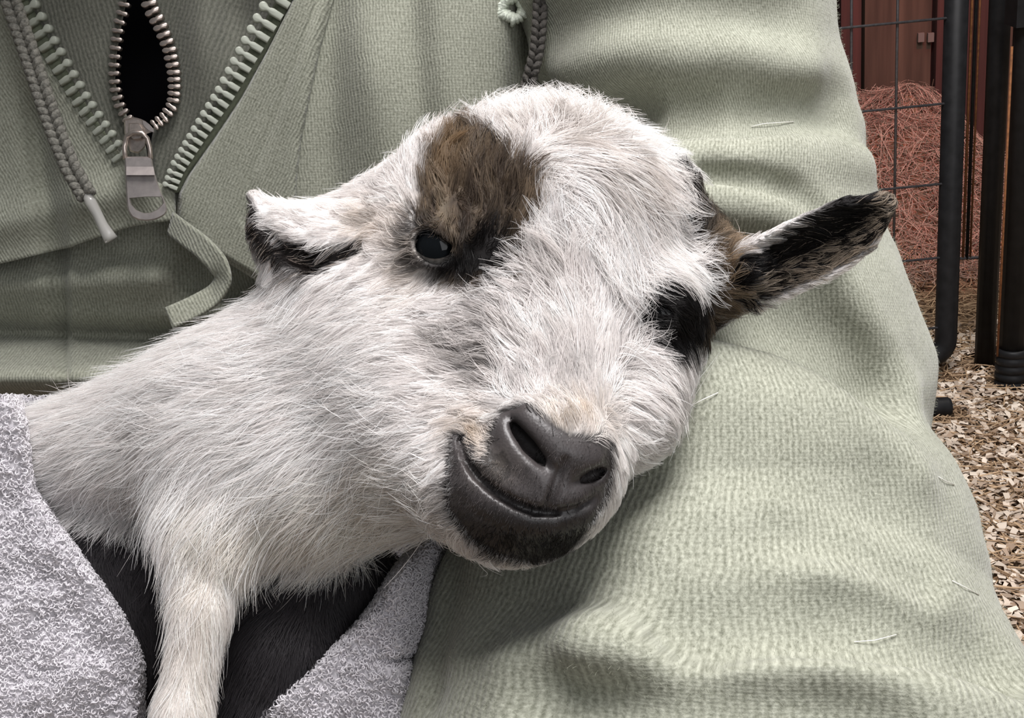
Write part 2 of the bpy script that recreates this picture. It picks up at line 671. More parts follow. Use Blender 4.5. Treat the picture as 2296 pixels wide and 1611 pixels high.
def heap_z(x, y):
    h = hz * np.exp(-((x - hx - 0.01) / 0.13) ** 4 * 0.6) * np.exp(-((y - WALL_Y + 0.16) / 0.26) ** 2)
    h = h + 0.55 * hz * np.exp(-((x - hx) / 0.5) ** 2) * np.exp(-((y - WALL_Y + 0.1) / 0.30) ** 2) * 0.5
    P = np.stack([x * 1000, y * 1000, 0 * x], -1)
    return h * (1 + 0.12 * vnoise(P, 60, 5)) + 0.004 * vnoise(P, 25, 6)


gx, gy = np.meshgrid(np.linspace(hx - 0.55, hx + 0.45, 70), np.linspace(WALL_Y - 0.75, WALL_Y - 0.03, 60), indexing='ij')
V = np.stack([gx, gy, np.maximum(heap_z(gx, gy) - 0.004, -0.003)], -1).reshape(-1, 3)
idx = np.arange(70 * 60).reshape(70, 60)
Fq = np.stack([idx[:-1, :-1], idx[1:, :-1], idx[1:, 1:], idx[:-1, 1:]], -1).reshape(-1, 4)
m_hay = plain('straw_mass', (0.20, 0.12, 0.07), rough=0.95, noise=0.5, scale=90, bump=0.6)
heap = mesh_obj('straw_heap', V, Fq, m_hay)
tag(heap, 'reddish straw heaped against the barn boards behind the wire panel', 'straw', kind='stuff')


def w2m(W):
    """world metres to the modelling frame"""
    return ((np.asarray(W, float) - C0) @ RM) * 1000.0


def strands(n, xr, yr, lr, rad, lo, hi, zfun, lift=0.01, ends=4):
    x, y = rng.uniform(*xr, n), rng.uniform(*yr, n)
    a, L = rng.uniform(0, 2 * math.pi, n), rng.uniform(*lr, n)
    s = np.linspace(-0.5, 0.5, ends)[None, :]
    cv = rng.normal(0, 0.25, n)[:, None]
    X = x[:, None] + np.cos(a)[:, None] * L[:, None] * s - np.sin(a)[:, None] * cv * L[:, None] * (s * s)
    Y = np.minimum(y[:, None] + np.sin(a)[:, None] * L[:, None] * s + np.cos(a)[:, None] * cv * L[:, None] * (s * s), WALL_Y - 0.035)
    Z = zfun(X, Y) + rng.uniform(0.001, lift, n)[:, None] + rng.normal(0, 0.25, n)[:, None] * L[:, None] * s * (lift > 0.011)
    Z = np.maximum(Z, 0.001)
    C = lo + (hi - lo) * rng.random((n, 1)) ** 0.9
    R = np.repeat((rad * rng.uniform(0.6, 1.4, n))[:, None], ends, 1)
    return w2m(np.stack([X, Y, Z], -1).reshape(-1, 3)).reshape(n, ends, 3), R, C


m_straw = tinted('straw_strand', rough=0.7, spec=0.3)
lo, hi = np.array([0.15, 0.10, 0.075]), np.array([0.55, 0.43, 0.34])
P_, R_, C_ = strands(15000, (hx - 0.42, hx + 0.38), (WALL_Y - 0.62, WALL_Y - 0.04), (0.015, 0.06), 0.5, lo, hi, heap_z, 0.018)
hs = curves_obj('straw_strands', P_, R_, m_straw, heap, C_)
hs['kind'] = 'stuff'


def flat(x, y): return np.maximum(heap_z(x, y), 0.0)


fx0, fx1 = floor_hit(1850, 900).x - 0.12, floor_hit(2296, 1000).x + 0.45
fy0, fy1 = floor_hit(2290, 1611).y - 0.1, WALL_Y - 0.5
P_, R_, C_ = strands(12000, (fx0, fx1), (fy0, fy1), (0.02, 0.075), 0.65, np.array([0.15, 0.085, 0.045]), np.array([0.58, 0.41, 0.26]), flat, 0.010)
lit = curves_obj('straw_litter', P_, R_, m_straw, None, C_)
tag(lit, 'loose straw stalks scattered over the pen floor', 'straw', kind='stuff')

# wood shavings: little curled flakes
n = 21000
cx_, cy_ = rng.uniform(fx0, fx1, n), rng.uniform(fy0, WALL_Y - 0.77, n)
for q in (base, b2, b3, b4):                      # keep clear of the posts
    dx_, dy_ = cx_ - q.x, cy_ - q.y
    dd_ = np.hypot(dx_, dy_) + 1e-6
    cl_ = dd_ < 0.032
    cx_, cy_ = np.where(cl_, q.x + dx_ / dd_ * 0.04, cx_), np.where(cl_, q.y + dy_ / dd_ * 0.04, cy_)
sz = rng.uniform(0.0022, 0.0075, n)
az, tilt = rng.uniform(0, 6.283, n), rng.uniform(-0.7, 0.7, n)
curl = rng.uniform(0.1, 0.9, n)
VV, FF, CC = [], [], []
grid = [(-1, -.6, 0), (0, -.6, 1), (1, -.6, 0), (1, .6, 0), (0, .6, 1), (-1, .6, 0)]
for k, (u, v, c) in enumerate(grid):
    lx, ly, lz = u * sz * rng.uniform(0.6, 1.3, n), v * sz * rng.uniform(0.25, 1.1, n), (c * curl * 0.8 + 0.0) * sz
    lx2, lz2 = lx * np.cos(tilt) - lz * np.sin(tilt), lx * np.sin(tilt) + lz * np.cos(tilt)
    VV.append(np.stack([cx_ + lx2 * np.cos(az) - ly * np.sin(az), cy_ + lx2 * np.sin(az) + ly * np.cos(az), 0.003 + sz * 0.5 + lz2 + np.maximum(heap_z(cx_, cy_), 0)], -1))
V = np.stack(VV, 1).reshape(-1, 3)
b0 = np.arange(n)[:, None] * 6
Fq = np.concatenate([b0 + np.array([[0, 1, 4, 5]]), b0 + np.array([[1, 2, 3, 4]])])
m_chip, t, b = nt('wood_shaving')
a = t.nodes.new('ShaderNodeAttribute')
a.attribute_name = 'tint'
t.links.new(a.outputs['Color'], b.inputs['Base Color'])
b.inputs['Roughness'].default_value = 0.8
chips = mesh_obj('wood_shavings', V, Fq, m_chip, smooth=False)
cc = np.array([0.34, 0.23, 0.155]) + (np.array([0.90, 0.78, 0.66]) - np.array([0.34, 0.23, 0.155])) * rng.random((n, 1)) ** 0.9
cc = cc * rng.uniform(0.7, 1.0, (n, 1))
add_attr(chips, 'tint', np.concatenate([np.repeat(cc, 6, 0), np.ones((n * 6, 1))], 1), 'FLOAT_COLOR')
tag(chips, 'pale curled wood shavings covering the pen floor', 'shavings', kind='stuff')
# ================================================================== the kid goat: shape
def G(px, py, d):
    return pt(px, py, d).astype(np.float32)


def ear_leaf(path, half, th, cup, up):
    """curved leaf: path of mm points, half widths, half thickness, cupping, direction the hollow faces"""
    path = np.asarray(path, np.float32)
    half = np.asarray(half, np.float32)
    up = np.asarray(up, np.float32)

    def f(p):
        best = np.full(len(p), 1e9, np.float32)
        for i in range(len(path) - 1):
            a, b = path[i], path[i + 1]
            ba = b - a
            L = float(np.sqrt(ba @ ba))
            t = ba / L
            n = up - t * float(up @ t)
            n = n / np.sqrt(n @ n)
            s = np.cross(t, n)
            q = p - a
            al = q @ t
            h = np.clip(al / L, 0, 1)
            w = half[i] + (half[i + 1] - half[i]) * h
            sx = (q @ s) / w
            nn = q @ n - cup * np.clip(sx * sx, 0, 1.5) * (w / 10)
            ov = np.maximum(np.maximum(-al, al - L), 0)
            d = np.sqrt(np.maximum(np.abs(q @ s) - w, 0) ** 2 + np.maximum(np.abs(nn) - th * (1.05 - 0.6 * np.clip(sx * sx, 0, 1)), 0) ** 2 + ov ** 2) - 0.7
            best = np.minimum(best, d)
        return best
    return f


HEAD = [
    (s_ell(G(1210, 484, 410), (39, 33, 36)), 1),
    (s_sphere(G(1388, 494, 404), 17.5), 14),
    (s_cone(G(1010, 520, 410), G(800, 575, 420), 28, 19), 14),
    (s_cone(G(1205, 610, 400), G(1222, 1000, 360), 33, 20), 16),
    (s_ell(G(1190, 1085, 353), (21.5, 18.5, 20)), 12),
    (s_sphere(G(1165, 1160, 352), 11.5), 8),
    (s_ell(G(1246, 990, 343), (13.5, 10.5, 10), (0, 0, -28)), 6),
    (s_sphere(G(950, 860, 394), 25), 16),
    (s_cone(G(985, 980, 378), G(1070, 1090, 360), 20, 15), 12),
    (s_cone(G(1458, 765, 394), G(1415, 950, 372), 15, 12), 12),
    (s_cone(G(1458, 475, 414), G(1540, 610, 412), 13.5, 14), 10),
    (s_sphere(G(1000, 560, 396), 15.5), 8),
    (s_cone(G(965, 470, 394), G(1110, 540, 374), 6, 6), 9),
    (s_sphere(G(1468, 690, 392), 13), 8),
    # left ear base and curled ear, right ear root
    (s_cone(G(840, 565, 415), G(690, 558, 408), 13, 12.5), 9),
    (s_cone(G(690, 562, 408), G(622, 518, 406), 12, 7.2), 6),
    (s_cone(G(622, 518, 406), G(572, 445, 404), 7.2, 1.9), 5),
    (s_cone(G(1560, 620, 408), G(1680, 605, 396), 16, 7), 8),
]
EAR_R = ear_leaf([G(1610, 632, 404), G(1730, 590, 396), G(1850, 532, 388), G(1935, 486, 382), G(1992, 448, 377)],
                 [6.5, 8.9, 9.3, 7.2, 1.6], 1.7, 5.5, (-0.15, -0.30, 1.0))
WHITE = [
    (s_cone(G(905, 770, 420), G(560, 955, 424), 38, 28), 22),
    (s_cone(G(560, 955, 424), G(130, 1025, 440), 28, 16), 18),
    (s_cone(G(930, 1035, 396), G(760, 1065, 408), 21, 21), 18),
    (s_sphere(G(620, 1075, 414), 21), 16),
    (s_cone(G(490, 1050, 412), G(470, 1210, 400), 15, 9.5), 14),
    (s_cone(G(470, 1210, 400), G(450, 1370, 389), 9.5, 6.2), 10),
    (s_cone(G(450, 1370, 389), G(408, 1620, 380), 6.2, 5.8), 6),
    (s_cone(G(408, 1620, 380), G(395, 1960, 374), 5.8, 5.4), 6),
    (s_cone(G(395, 1960, 374), G(392, 2040, 372), 6.4, 7.0), 4),
]
BLACK = [
    (s_ell(G(300, 1330, 452), (46, 44, 30)), 10),
    (s_ell(G(640, 1450, 447), (44, 46, 27)), 10),
    (s_cone(G(720, 1320, 424), G(640, 1480, 416), 15, 13), 10),
    (s_cone(G(640, 1480, 416), G(540, 1760, 408), 13, 10), 8),
    (s_cone(G(540, 1760, 408), G(500, 2020, 404), 10, 8), 6),
]


def blend(prims, p, d=None):
    for f, k in prims:
        v = f(p)
        d = v if d is None else smin(d, v, k)
    return d


def f_white(p): return blend(WHITE, p)
def f_black(p): return blend(BLACK, p)


def f_base(p):
    d = blend(HEAD, p)
    d = smin(d, EAR_R(p), 3)
    d = smin(d, f_white(p), 16)
    return smin(d, f_black(p), 6)


def on_head(pts, lift=0.0):
    a = np.array(pts, float)
    d = surf(f_base, a[:, 0], a[:, 1])
    return pt(a[:, 0], a[:, 1], d - lift).astype(np.float32)


LIP_UP = on_head([(1062, 1020), (1100, 1072), (1150, 1108), (1205, 1122), (1290, 1118)], 0)
LIP_LO = on_head([(1040, 1090), (1085, 1135), (1150, 1172), (1230, 1186), (1310, 1166)], 0)
ALAR = on_head([(1118, 958), (1150, 1010), (1190, 1052), (1225, 1082)], 0)
NOSE_TOP = on_head([(1180, 930), (1230, 985), (1265, 1020), (1330, 1032)], 0)
EAR_HOLLOW = on_head([(800, 560), (700, 590), (620, 548), (585, 500)], 0)
EYE_L = pt(986, 556, float(surf(f_base, 986, 556)[0]) + 6.8)
EYE_R = pt(1476, 704, float(surf(f_base, 1476, 704)[0]) + 5.6)
EYE_RAD = 8.6




def f_bump(p):
    """head with raised lips, nose wings and bridge"""
    d = f_base(p)
    d = d - 2.0 * np.exp(-(poly_dist(p, LIP_UP) / 4.2) ** 2)
    d = d - 2.4 * np.exp(-(poly_dist(p, LIP_LO) / 4.0) ** 2)
    d = d - 1.8 * np.exp(-(poly_dist(p, ALAR) / 3.4) ** 2)
    return d - 1.6 * np.exp(-(poly_dist(p, NOSE_TOP) / 4.0) ** 2)


def on_lips(pts, lift=0.0):
    a = np.array(pts, float)
    d = surf(f_bump, a[:, 0], a[:, 1])
    return pt(a[:, 0], a[:, 1], d - lift).astype(np.float32)


MOUTH = on_lips([(1030, 985), (1042, 1030), (1070, 1070), (1110, 1105), (1155, 1132), (1200, 1148), (1245, 1152), (1290, 1145), (1335, 1118)], 0.0)
NOSTRIL_L = on_lips([(1142, 940), (1160, 968), (1188, 1004), (1215, 1034), (1236, 1058)], 0)
NOSTRIL_R = on_lips([(1352, 1056), (1330, 1068), (1305, 1078), (1288, 1084)], 0)
SEPTUM = on_lips([(1268, 1030), (1255, 1066), (1244, 1100), (1232, 1140)], 0)
NOSTRIL_L2, NOSTRIL_R2 = NOSTRIL_L * (1 + 3.2 / 340), NOSTRIL_R * (1 + 2.8 / 340)


def f_goat(p):
    d = f_bump(p)
    # mouth slit, nostrils, philtrum
    d = smax(d, -poly_dist(p, MOUTH, [1.0, 1.2, 1.4, 1.5, 1.5, 1.4, 1.3, 1.2, 1.1]), 1.0)
    d = smax(d, -poly_dist(p, NOSTRIL_L, [1.0, 1.9, 2.2, 1.8, 0.9]), 1.6)
    d = smax(d, -poly_dist(p, NOSTRIL_R, [1.5, 1.8, 1.3, 0.6]), 1.4)
    d = smax(d, -poly_dist(p, NOSTRIL_L2, [0.6, 1.6, 2.0, 1.5, 0.5]), 1.0)
    d = smax(d, -poly_dist(p, NOSTRIL_R2, [1.0, 1.5, 1.0, 0.4]), 1.0)
    d = smax(d, -poly_dist(p, NOSTRIL_L * (1 + 6.5 / 340), [0.6, 1.9, 2.3, 1.6, 0.6]), 1.0)
    d = smax(d, -poly_dist(p, NOSTRIL_R * (1 + 5.5 / 340), [1.2, 1.8, 1.2, 0.4]), 1.0)
    d = smax(d, -poly_dist(p, MOUTH[:7] * (1 + 2.0 / 345), [0.7, 1.0, 1.2, 1.2, 1.2, 1.2, 0.9]), 0.6)
    d = smax(d, -poly_dist(p, SEPTUM, [1.1, 1.4, 1.4, 1.5]), 0.5)
    # ear canal groove of the curled ear
    d = smax(d, -poly_dist(p, EAR_HOLLOW, [3.0, 4.0, 3.0, 1.2]), 3.0)
    # eyelids over the eyeballs, cut open to almond slits
    for c, (hw, hh), ang, ox, oy in ((EYE_L, (6.0, 5.1), -22, -0.6, -0.1), (EYE_R, (4.6, 2.6), -25, -1.0, 0.6)):
        q = p - c.astype(np.float32)
        r = np.sqrt((q ** 2).sum(-1))
        d = smin(d, r - EYE_RAD - 1.0, 2.5)
        ca, sa = math.cos(math.radians(ang)), math.sin(math.radians(ang))
        x, y = q[:, 0] - ox, q[:, 1] - oy
        u, v = (x * ca + y * sa) / hw, (-x * sa + y * ca) / hh
        e = np.sqrt(u * u + v * v)
        d = d - 0.9 * np.exp(-((e - 1.15) / 0.16) ** 2) * (q[:, 2] > 0)
        slit = np.maximum(np.maximum((e - 1.0) * min(hw, hh), (v - 0.55) * hh), -q[:, 2])
        d = smax(d, -slit, 0.8)
        d = smax(d, -(r - EYE_RAD - 0.1), 0.3)
    return d


GF, GLO, GH = grid_sdf(f_goat, pt(-160, 140, 430) * [1, 0, 0] + [0, -165, -490], [pt(2080, 0, 385)[0], 95, -322], 0.9)
GV, GQ = surface_nets(GF, GLO, GH)
# ---- coat colour, as a function of the place on the body
BROWN_PATCH = [(1035, 262), (1075, 300), (1120, 332), (1170, 365), (1205, 420), (1212, 470), (1205, 525), (1175, 575),
               (1145, 622), (1095, 650), (1010, 640), (955, 605), (936, 560), (930, 480), (932, 410), (950, 350), (985, 305)]
RIGHT_DARK = [(1488, 385), (1570, 390), (1605, 450), (1630, 500), (1648, 590), (1642, 690), (1590, 745), (1530, 770), (1490, 745),
              (1450, 725), (1430, 690), (1455, 660), (1540, 650), (1560, 600), (1528, 540), (1498, 470)]
MUZZLE = [(1135, 915), (1180, 905), (1225, 950), (1275, 985), (1330, 990), (1366, 975), (1372, 1060), (1350, 1130), (1320, 1190),
          (1280, 1240), (1200, 1262), (1120, 1245), (1050, 1200), (1008, 1140), (1005, 1085), (1014, 1010), (1020, 972), (1042, 980), (1062, 1032), (1095, 1040), (1110, 960)]
EAR_L_BLACK = [(540, 440), (568, 462), (592, 505), (640, 535), (700, 548), (760, 545), (825, 530), (805, 575), (740, 605), (690, 622), (620, 592), (570, 548), (545, 495)]
EAR_R_BLACK = [(1640, 588), (1700, 553), (1790, 494), (1870, 448), (1960, 420), (2020, 430), (1990, 520), (1900, 590), (1780, 640), (1680, 680), (1635, 670)]


def mixc(a, b, w):
    return a * (1 - w[:, None]) + b * w[:, None]


def coat(P, jitter=1.0, grow_edge=0.0):
    """base colour of the coat at points P (mm frame)"""
    P = np.asarray(P, float)
    px, py, d = to_px(P)
    n1, n2, n3 = vnoise(P, 9, 1), vnoise(P, 3.2, 2), vnoise(P, 1.3, 3)
    C = np.tile(np.array([0.97, 0.935, 0.92]), (len(P), 1))
    # greyer, sparser face; creamier throat
    face = sstep(-60, 60, -poly_sd(px, py, [(1000, 640), (1250, 560), (1500, 640), (1540, 800), (1480, 980), (1380, 900), (1200, 880), (1010, 900), (960, 780)]))
    C = mixc(C, np.array([0.66, 0.625, 0.61]), face * np.clip(0.25 + 0.55 * n1 + 0.3 * n2, 0, 0.8))
    crown = sstep(-40, 40, -poly_sd(px, py, [(1120, 260), (1290, 250), (1420, 330), (1490, 420), (1400, 440), (1280, 360), (1150, 330)]))
    C = mixc(C, np.array([0.36, 0.31, 0.27]), crown * np.clip(0.25 + 0.6 * n2 + 0.3 * n3, 0, 0.7))
    lock = sstep(-60, 60, -poly_sd(px, py, [(1230, 380), (1480, 400), (1580, 560), (1560, 660), (1380, 660), (1260, 600)]))
    C = mixc(C, np.array([0.55, 0.51, 0.49]), lock * np.clip(0.1 + 0.6 * n2, 0, 0.6))
    cream = sstep(-80, 120, -poly_sd(px, py, [(420, 1080), (900, 1020), (1000, 1180), (960, 1290), (700, 1260), (520, 1300), (480, 1620), (380, 1620)]))
    C = mixc(C, np.array([0.95, 0.895, 0.82]), cream * 0.7)
    tan = np.exp(-((px - 1065) / 45) ** 2 - ((py - 985) / 70) ** 2) + np.exp(-((px - 1290) / 75) ** 2 - ((py - 940) / 40) ** 2) \
        + 0.7 * np.exp(-((px - 920) / 40) ** 2 - ((py - 560) / 90) ** 2) + 0.7 * np.exp(-((px - 830) / 40) ** 2 - ((py - 500) / 50) ** 2)
    C = mixc(C, np.array([0.50, 0.40, 0.30]), np.clip(tan * (0.6 + 0.4 * n2), 0, 0.8))
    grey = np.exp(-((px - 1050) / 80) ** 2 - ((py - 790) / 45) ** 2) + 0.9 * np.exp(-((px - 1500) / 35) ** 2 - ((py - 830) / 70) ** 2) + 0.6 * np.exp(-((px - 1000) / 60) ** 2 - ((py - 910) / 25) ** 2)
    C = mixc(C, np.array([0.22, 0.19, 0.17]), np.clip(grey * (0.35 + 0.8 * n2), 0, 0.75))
    # brown and black patch over the eye
    s = poly_sd(px, py, BROWN_PATCH) + 16 * n2 * jitter + 8 * n3 * jitter
    w = sstep(14, -14, s)
    streak = vnoise(P * np.array([1.0, 0.28, 1.0]), 1.1, 8)
    tone = np.clip(0.42 + 0.35 * n1 + 0.35 * n2 + 0.75 * streak, 0, 1)
    br = mixc(np.tile([0.065, 0.045, 0.033], (len(P), 1)), np.array([0.28, 0.21, 0.145]), tone)
    gold = np.exp(-((px - 1005) / 45) ** 2 - ((py - 350) / 60) ** 2)
    br = mixc(br, np.array([0.29, 0.195, 0.11]), np.clip(gold * 0.9, 0, 1))
    blk = np.clip(np.exp(-((px - 1085) / 65) ** 2 - ((py - 560) / 55) ** 2) * 1.5 + np.exp(-((px - 985) / 60) ** 2 - ((py - 590) / 40) ** 2), 0, 1)
    br = mixc(br, np.array([0.012, 0.010, 0.010]), blk)
    brow = np.exp(-((px - 1000 - 0.35 * (py - 478)) / 10) ** 2 - ((py - 470) / 42) ** 2)
    br = mixc(br, np.array([0.36, 0.29, 0.21]), np.clip(brow * 0.8, 0, 1))
    C = mixc(C, br, w)
    # dark side of the face, right
    s = poly_sd(px, py, RIGHT_DARK) + 14 * n2 * jitter + 8 * n3 * jitter
    w = sstep(10, -10, s)
    brn = np.exp(-((px - 1625) / 45) ** 2 - ((py - 600) / 120) ** 2)
    rc = mixc(np.tile([0.018, 0.015, 0.014], (len(P), 1)), np.array([0.33, 0.245, 0.165]), np.clip(brn * 1.3 + 0.3 * n3, 0, 1))
    C = mixc(C, rc, w)
    # ears
    s = poly_sd(px, py, EAR_L_BLACK) + 12 * n2 * jitter
    C = mixc(C, np.array([0.022, 0.017, 0.016]), sstep(9, -9, s) * (px < 830))
    s = poly_sd(px, py, EAR_R_BLACK) + 5 * n2 * jitter
    e = sstep(6, -6, s) * (px > 1600)
    C = mixc(C, np.array([0.012, 0.010, 0.010]), e)
    # dark rims of the eyes
    for c, w_ in ((EYE_L, 1.5), (EYE_R, 4.0)):
        q = np.linalg.norm(P - c, axis=1) - EYE_RAD
        C = mixc(C, np.array([0.014, 0.012, 0.012]), sstep(w_ + 1.2, w_ - 1.2, q + 0.8 * n2 * jitter))
    # bare dark nose and lips
    s = poly_sd(px, py, MUZZLE) + 5 * n2 * jitter
    mz = mixc(np.tile([0.046, 0.040, 0.040], (len(P), 1)), np.array([0.016, 0.014, 0.014]), sstep(1110, 1180, py))
    mz = mixc(mz, np.array([0.115, 0.098, 0.086]), np.clip(np.exp(-((px - 1110) / 45) ** 2 - ((py - 1050) / 40) ** 2) * (0.8 + 0.6 * n2), 0, 1))
    C = mixc(C, mz, sstep(8 + grow_edge, -8 + grow_edge, s) * (d < 385))
    # black body behind the white leg
    fw, fb = ev(f_white, P), ev(f_black, P)
    k = sstep(-1.5, 1.5, fw - fb + 1.5 * n2 * jitter)
    low = sstep(1100, 1150, py + 25 * n1)
    C = mixc(C, np.array([0.070, 0.064, 0.070]), k * low)
    return np.clip(C, 0, 1)


goat = empty('baby_goat', to_world(pt(560, 1500, 430)), 'white baby goat with brown eye patch and black body lying in a towel', 'goat')

# skin: one continuous body, coat colour as vertex tint, bare leathery nose
GC = coat(GV, 0.4, 14.0)
skin_shade = 0.48 + 0.34 * sstep(1050, 850, to_px(GV)[0])
GC = GC * np.where((GC.mean(1, keepdims=True) > 0.06) & (GC.mean(1, keepdims=True) <= 0.3), 0.45, 1.0)
GC = GC * np.where(GC.mean(1, keepdims=True) > 0.3, skin_shade[:, None], 1.0)      # skin under the coat, darkened in place of shade between the strands
gpx, gpy, gd = to_px(GV)
bare = sstep(6, -6, poly_sd(gpx, gpy, MUZZLE)) * (gd < 385)
m_skin, t, b = nt('goat_skin')
a = t.nodes.new('ShaderNodeAttribute')
a.attribute_name = 'tint'
t.links.new(a.outputs['Color'], b.inputs['Base Color'])
a2 = t.nodes.new('ShaderNodeAttribute')
a2.attribute_name = 'bare'
mr = t.nodes.new('ShaderNodeMapRange')
mr.inputs[3].default_value, mr.inputs[4].default_value = 0.9, 0.42
t.links.new(a2.outputs['Fac'], mr.inputs[0])
t.links.new(mr.outputs[0], b.inputs['Roughness'])
tc = t.nodes.new('ShaderNodeTexCoord')
vo = t.nodes.new('ShaderNodeTexVoronoi')
vo.inputs['Scale'].default_value = 1500
t.links.new(tc.outputs['Object'], vo.inputs['Vector'])
bp = t.nodes.new('ShaderNodeBump')
bp.inputs['Distance'].default_value = 0.0005
bp.inputs['Strength'].default_value = 0.10
t.links.new(vo.outputs['Distance'], bp.inputs['Height'])
t.links.new(bp.outputs[0], b.inputs['Normal'])
body = mesh_obj('body', to_world(GV), GQ, m_skin, goat)
add_attr(body, 'tint', np.concatenate([GC, np.ones((len(GC), 1))], 1), 'FLOAT_COLOR')
add_attr(body, 'bare', bare, 'FLOAT')
# ---- eyes
def uv_sphere(c, r, nu=32, nv=20, sc=(1, 1, 1)):
    th = np.linspace(0, math.pi, nv + 1)
    ph = np.linspace(0, 2 * math.pi, nu, endpoint=False)
    T, Pp = np.meshgrid(th, ph, indexing='ij')
    V = np.stack([np.sin(T) * np.cos(Pp) * sc[0], np.sin(T) * np.sin(Pp) * sc[1], np.cos(T) * sc[2]], -1).reshape(-1, 3) * r + c
    Fq = [(i * nu + j, (i + 1) * nu + j, (i + 1) * nu + (j + 1) % nu, i * nu + (j + 1) % nu) for i in range(nv) for j in range(nu)]
    return V, np.array(Fq)


def cap(c, r, axis, ang, nu=28, nv=6):
    """spherical cap around axis, a thin disc lying on the eyeball"""
    axis = np.asarray(axis, float) / np.linalg.norm(axis)
    e1 = np.cross(axis, [0.2, 1, 0.1])
    e1 /= np.linalg.norm(e1)
    e2 = np.cross(axis, e1)
    V, Fq = [c + axis * r], []
    for i in range(1, nv + 1):
        a = ang * i / nv
        for j in range(nu):
            f = 2 * math.pi * j / nu
            V.append(c + r * (axis * math.cos(a) + math.sin(a) * (e1 * math.cos(f) + e2 * math.sin(f))))
    for j in range(nu):
        Fq.append((0, 1 + j, 1 + (j + 1) % nu))
    for i in range(nv - 1):
        for j in range(nu):
            a0, b0 = 1 + i * nu, 1 + (i + 1) * nu
            Fq.append((a0 + j, b0 + j, b0 + (j + 1) % nu, a0 + (j + 1) % nu))
    return np.array(V), Fq


m_eye = plain('eye_iris', (0.13, 0.12, 0.11), rough=0.06, noise=0.5, scale=900)
m_pupil = plain('eye_pupil', (0.004, 0.005, 0.006), rough=0.05, spec=0.25)
for c, ax, an in ((EYE_L, (-0.10, 0.42, 0.9), 0.88), (EYE_R, (0.1, 0.25, 0.95), 0.6)):
    V, Q = uv_sphere(c, EYE_RAD)
    eo = mesh_obj('eye', to_world(V), Q, m_eye, goat)
    V, Q = cap(c, EYE_RAD + 0.05, ax, an)
    mesh_obj('pupil', to_world(V), Q, m_pupil, eo)

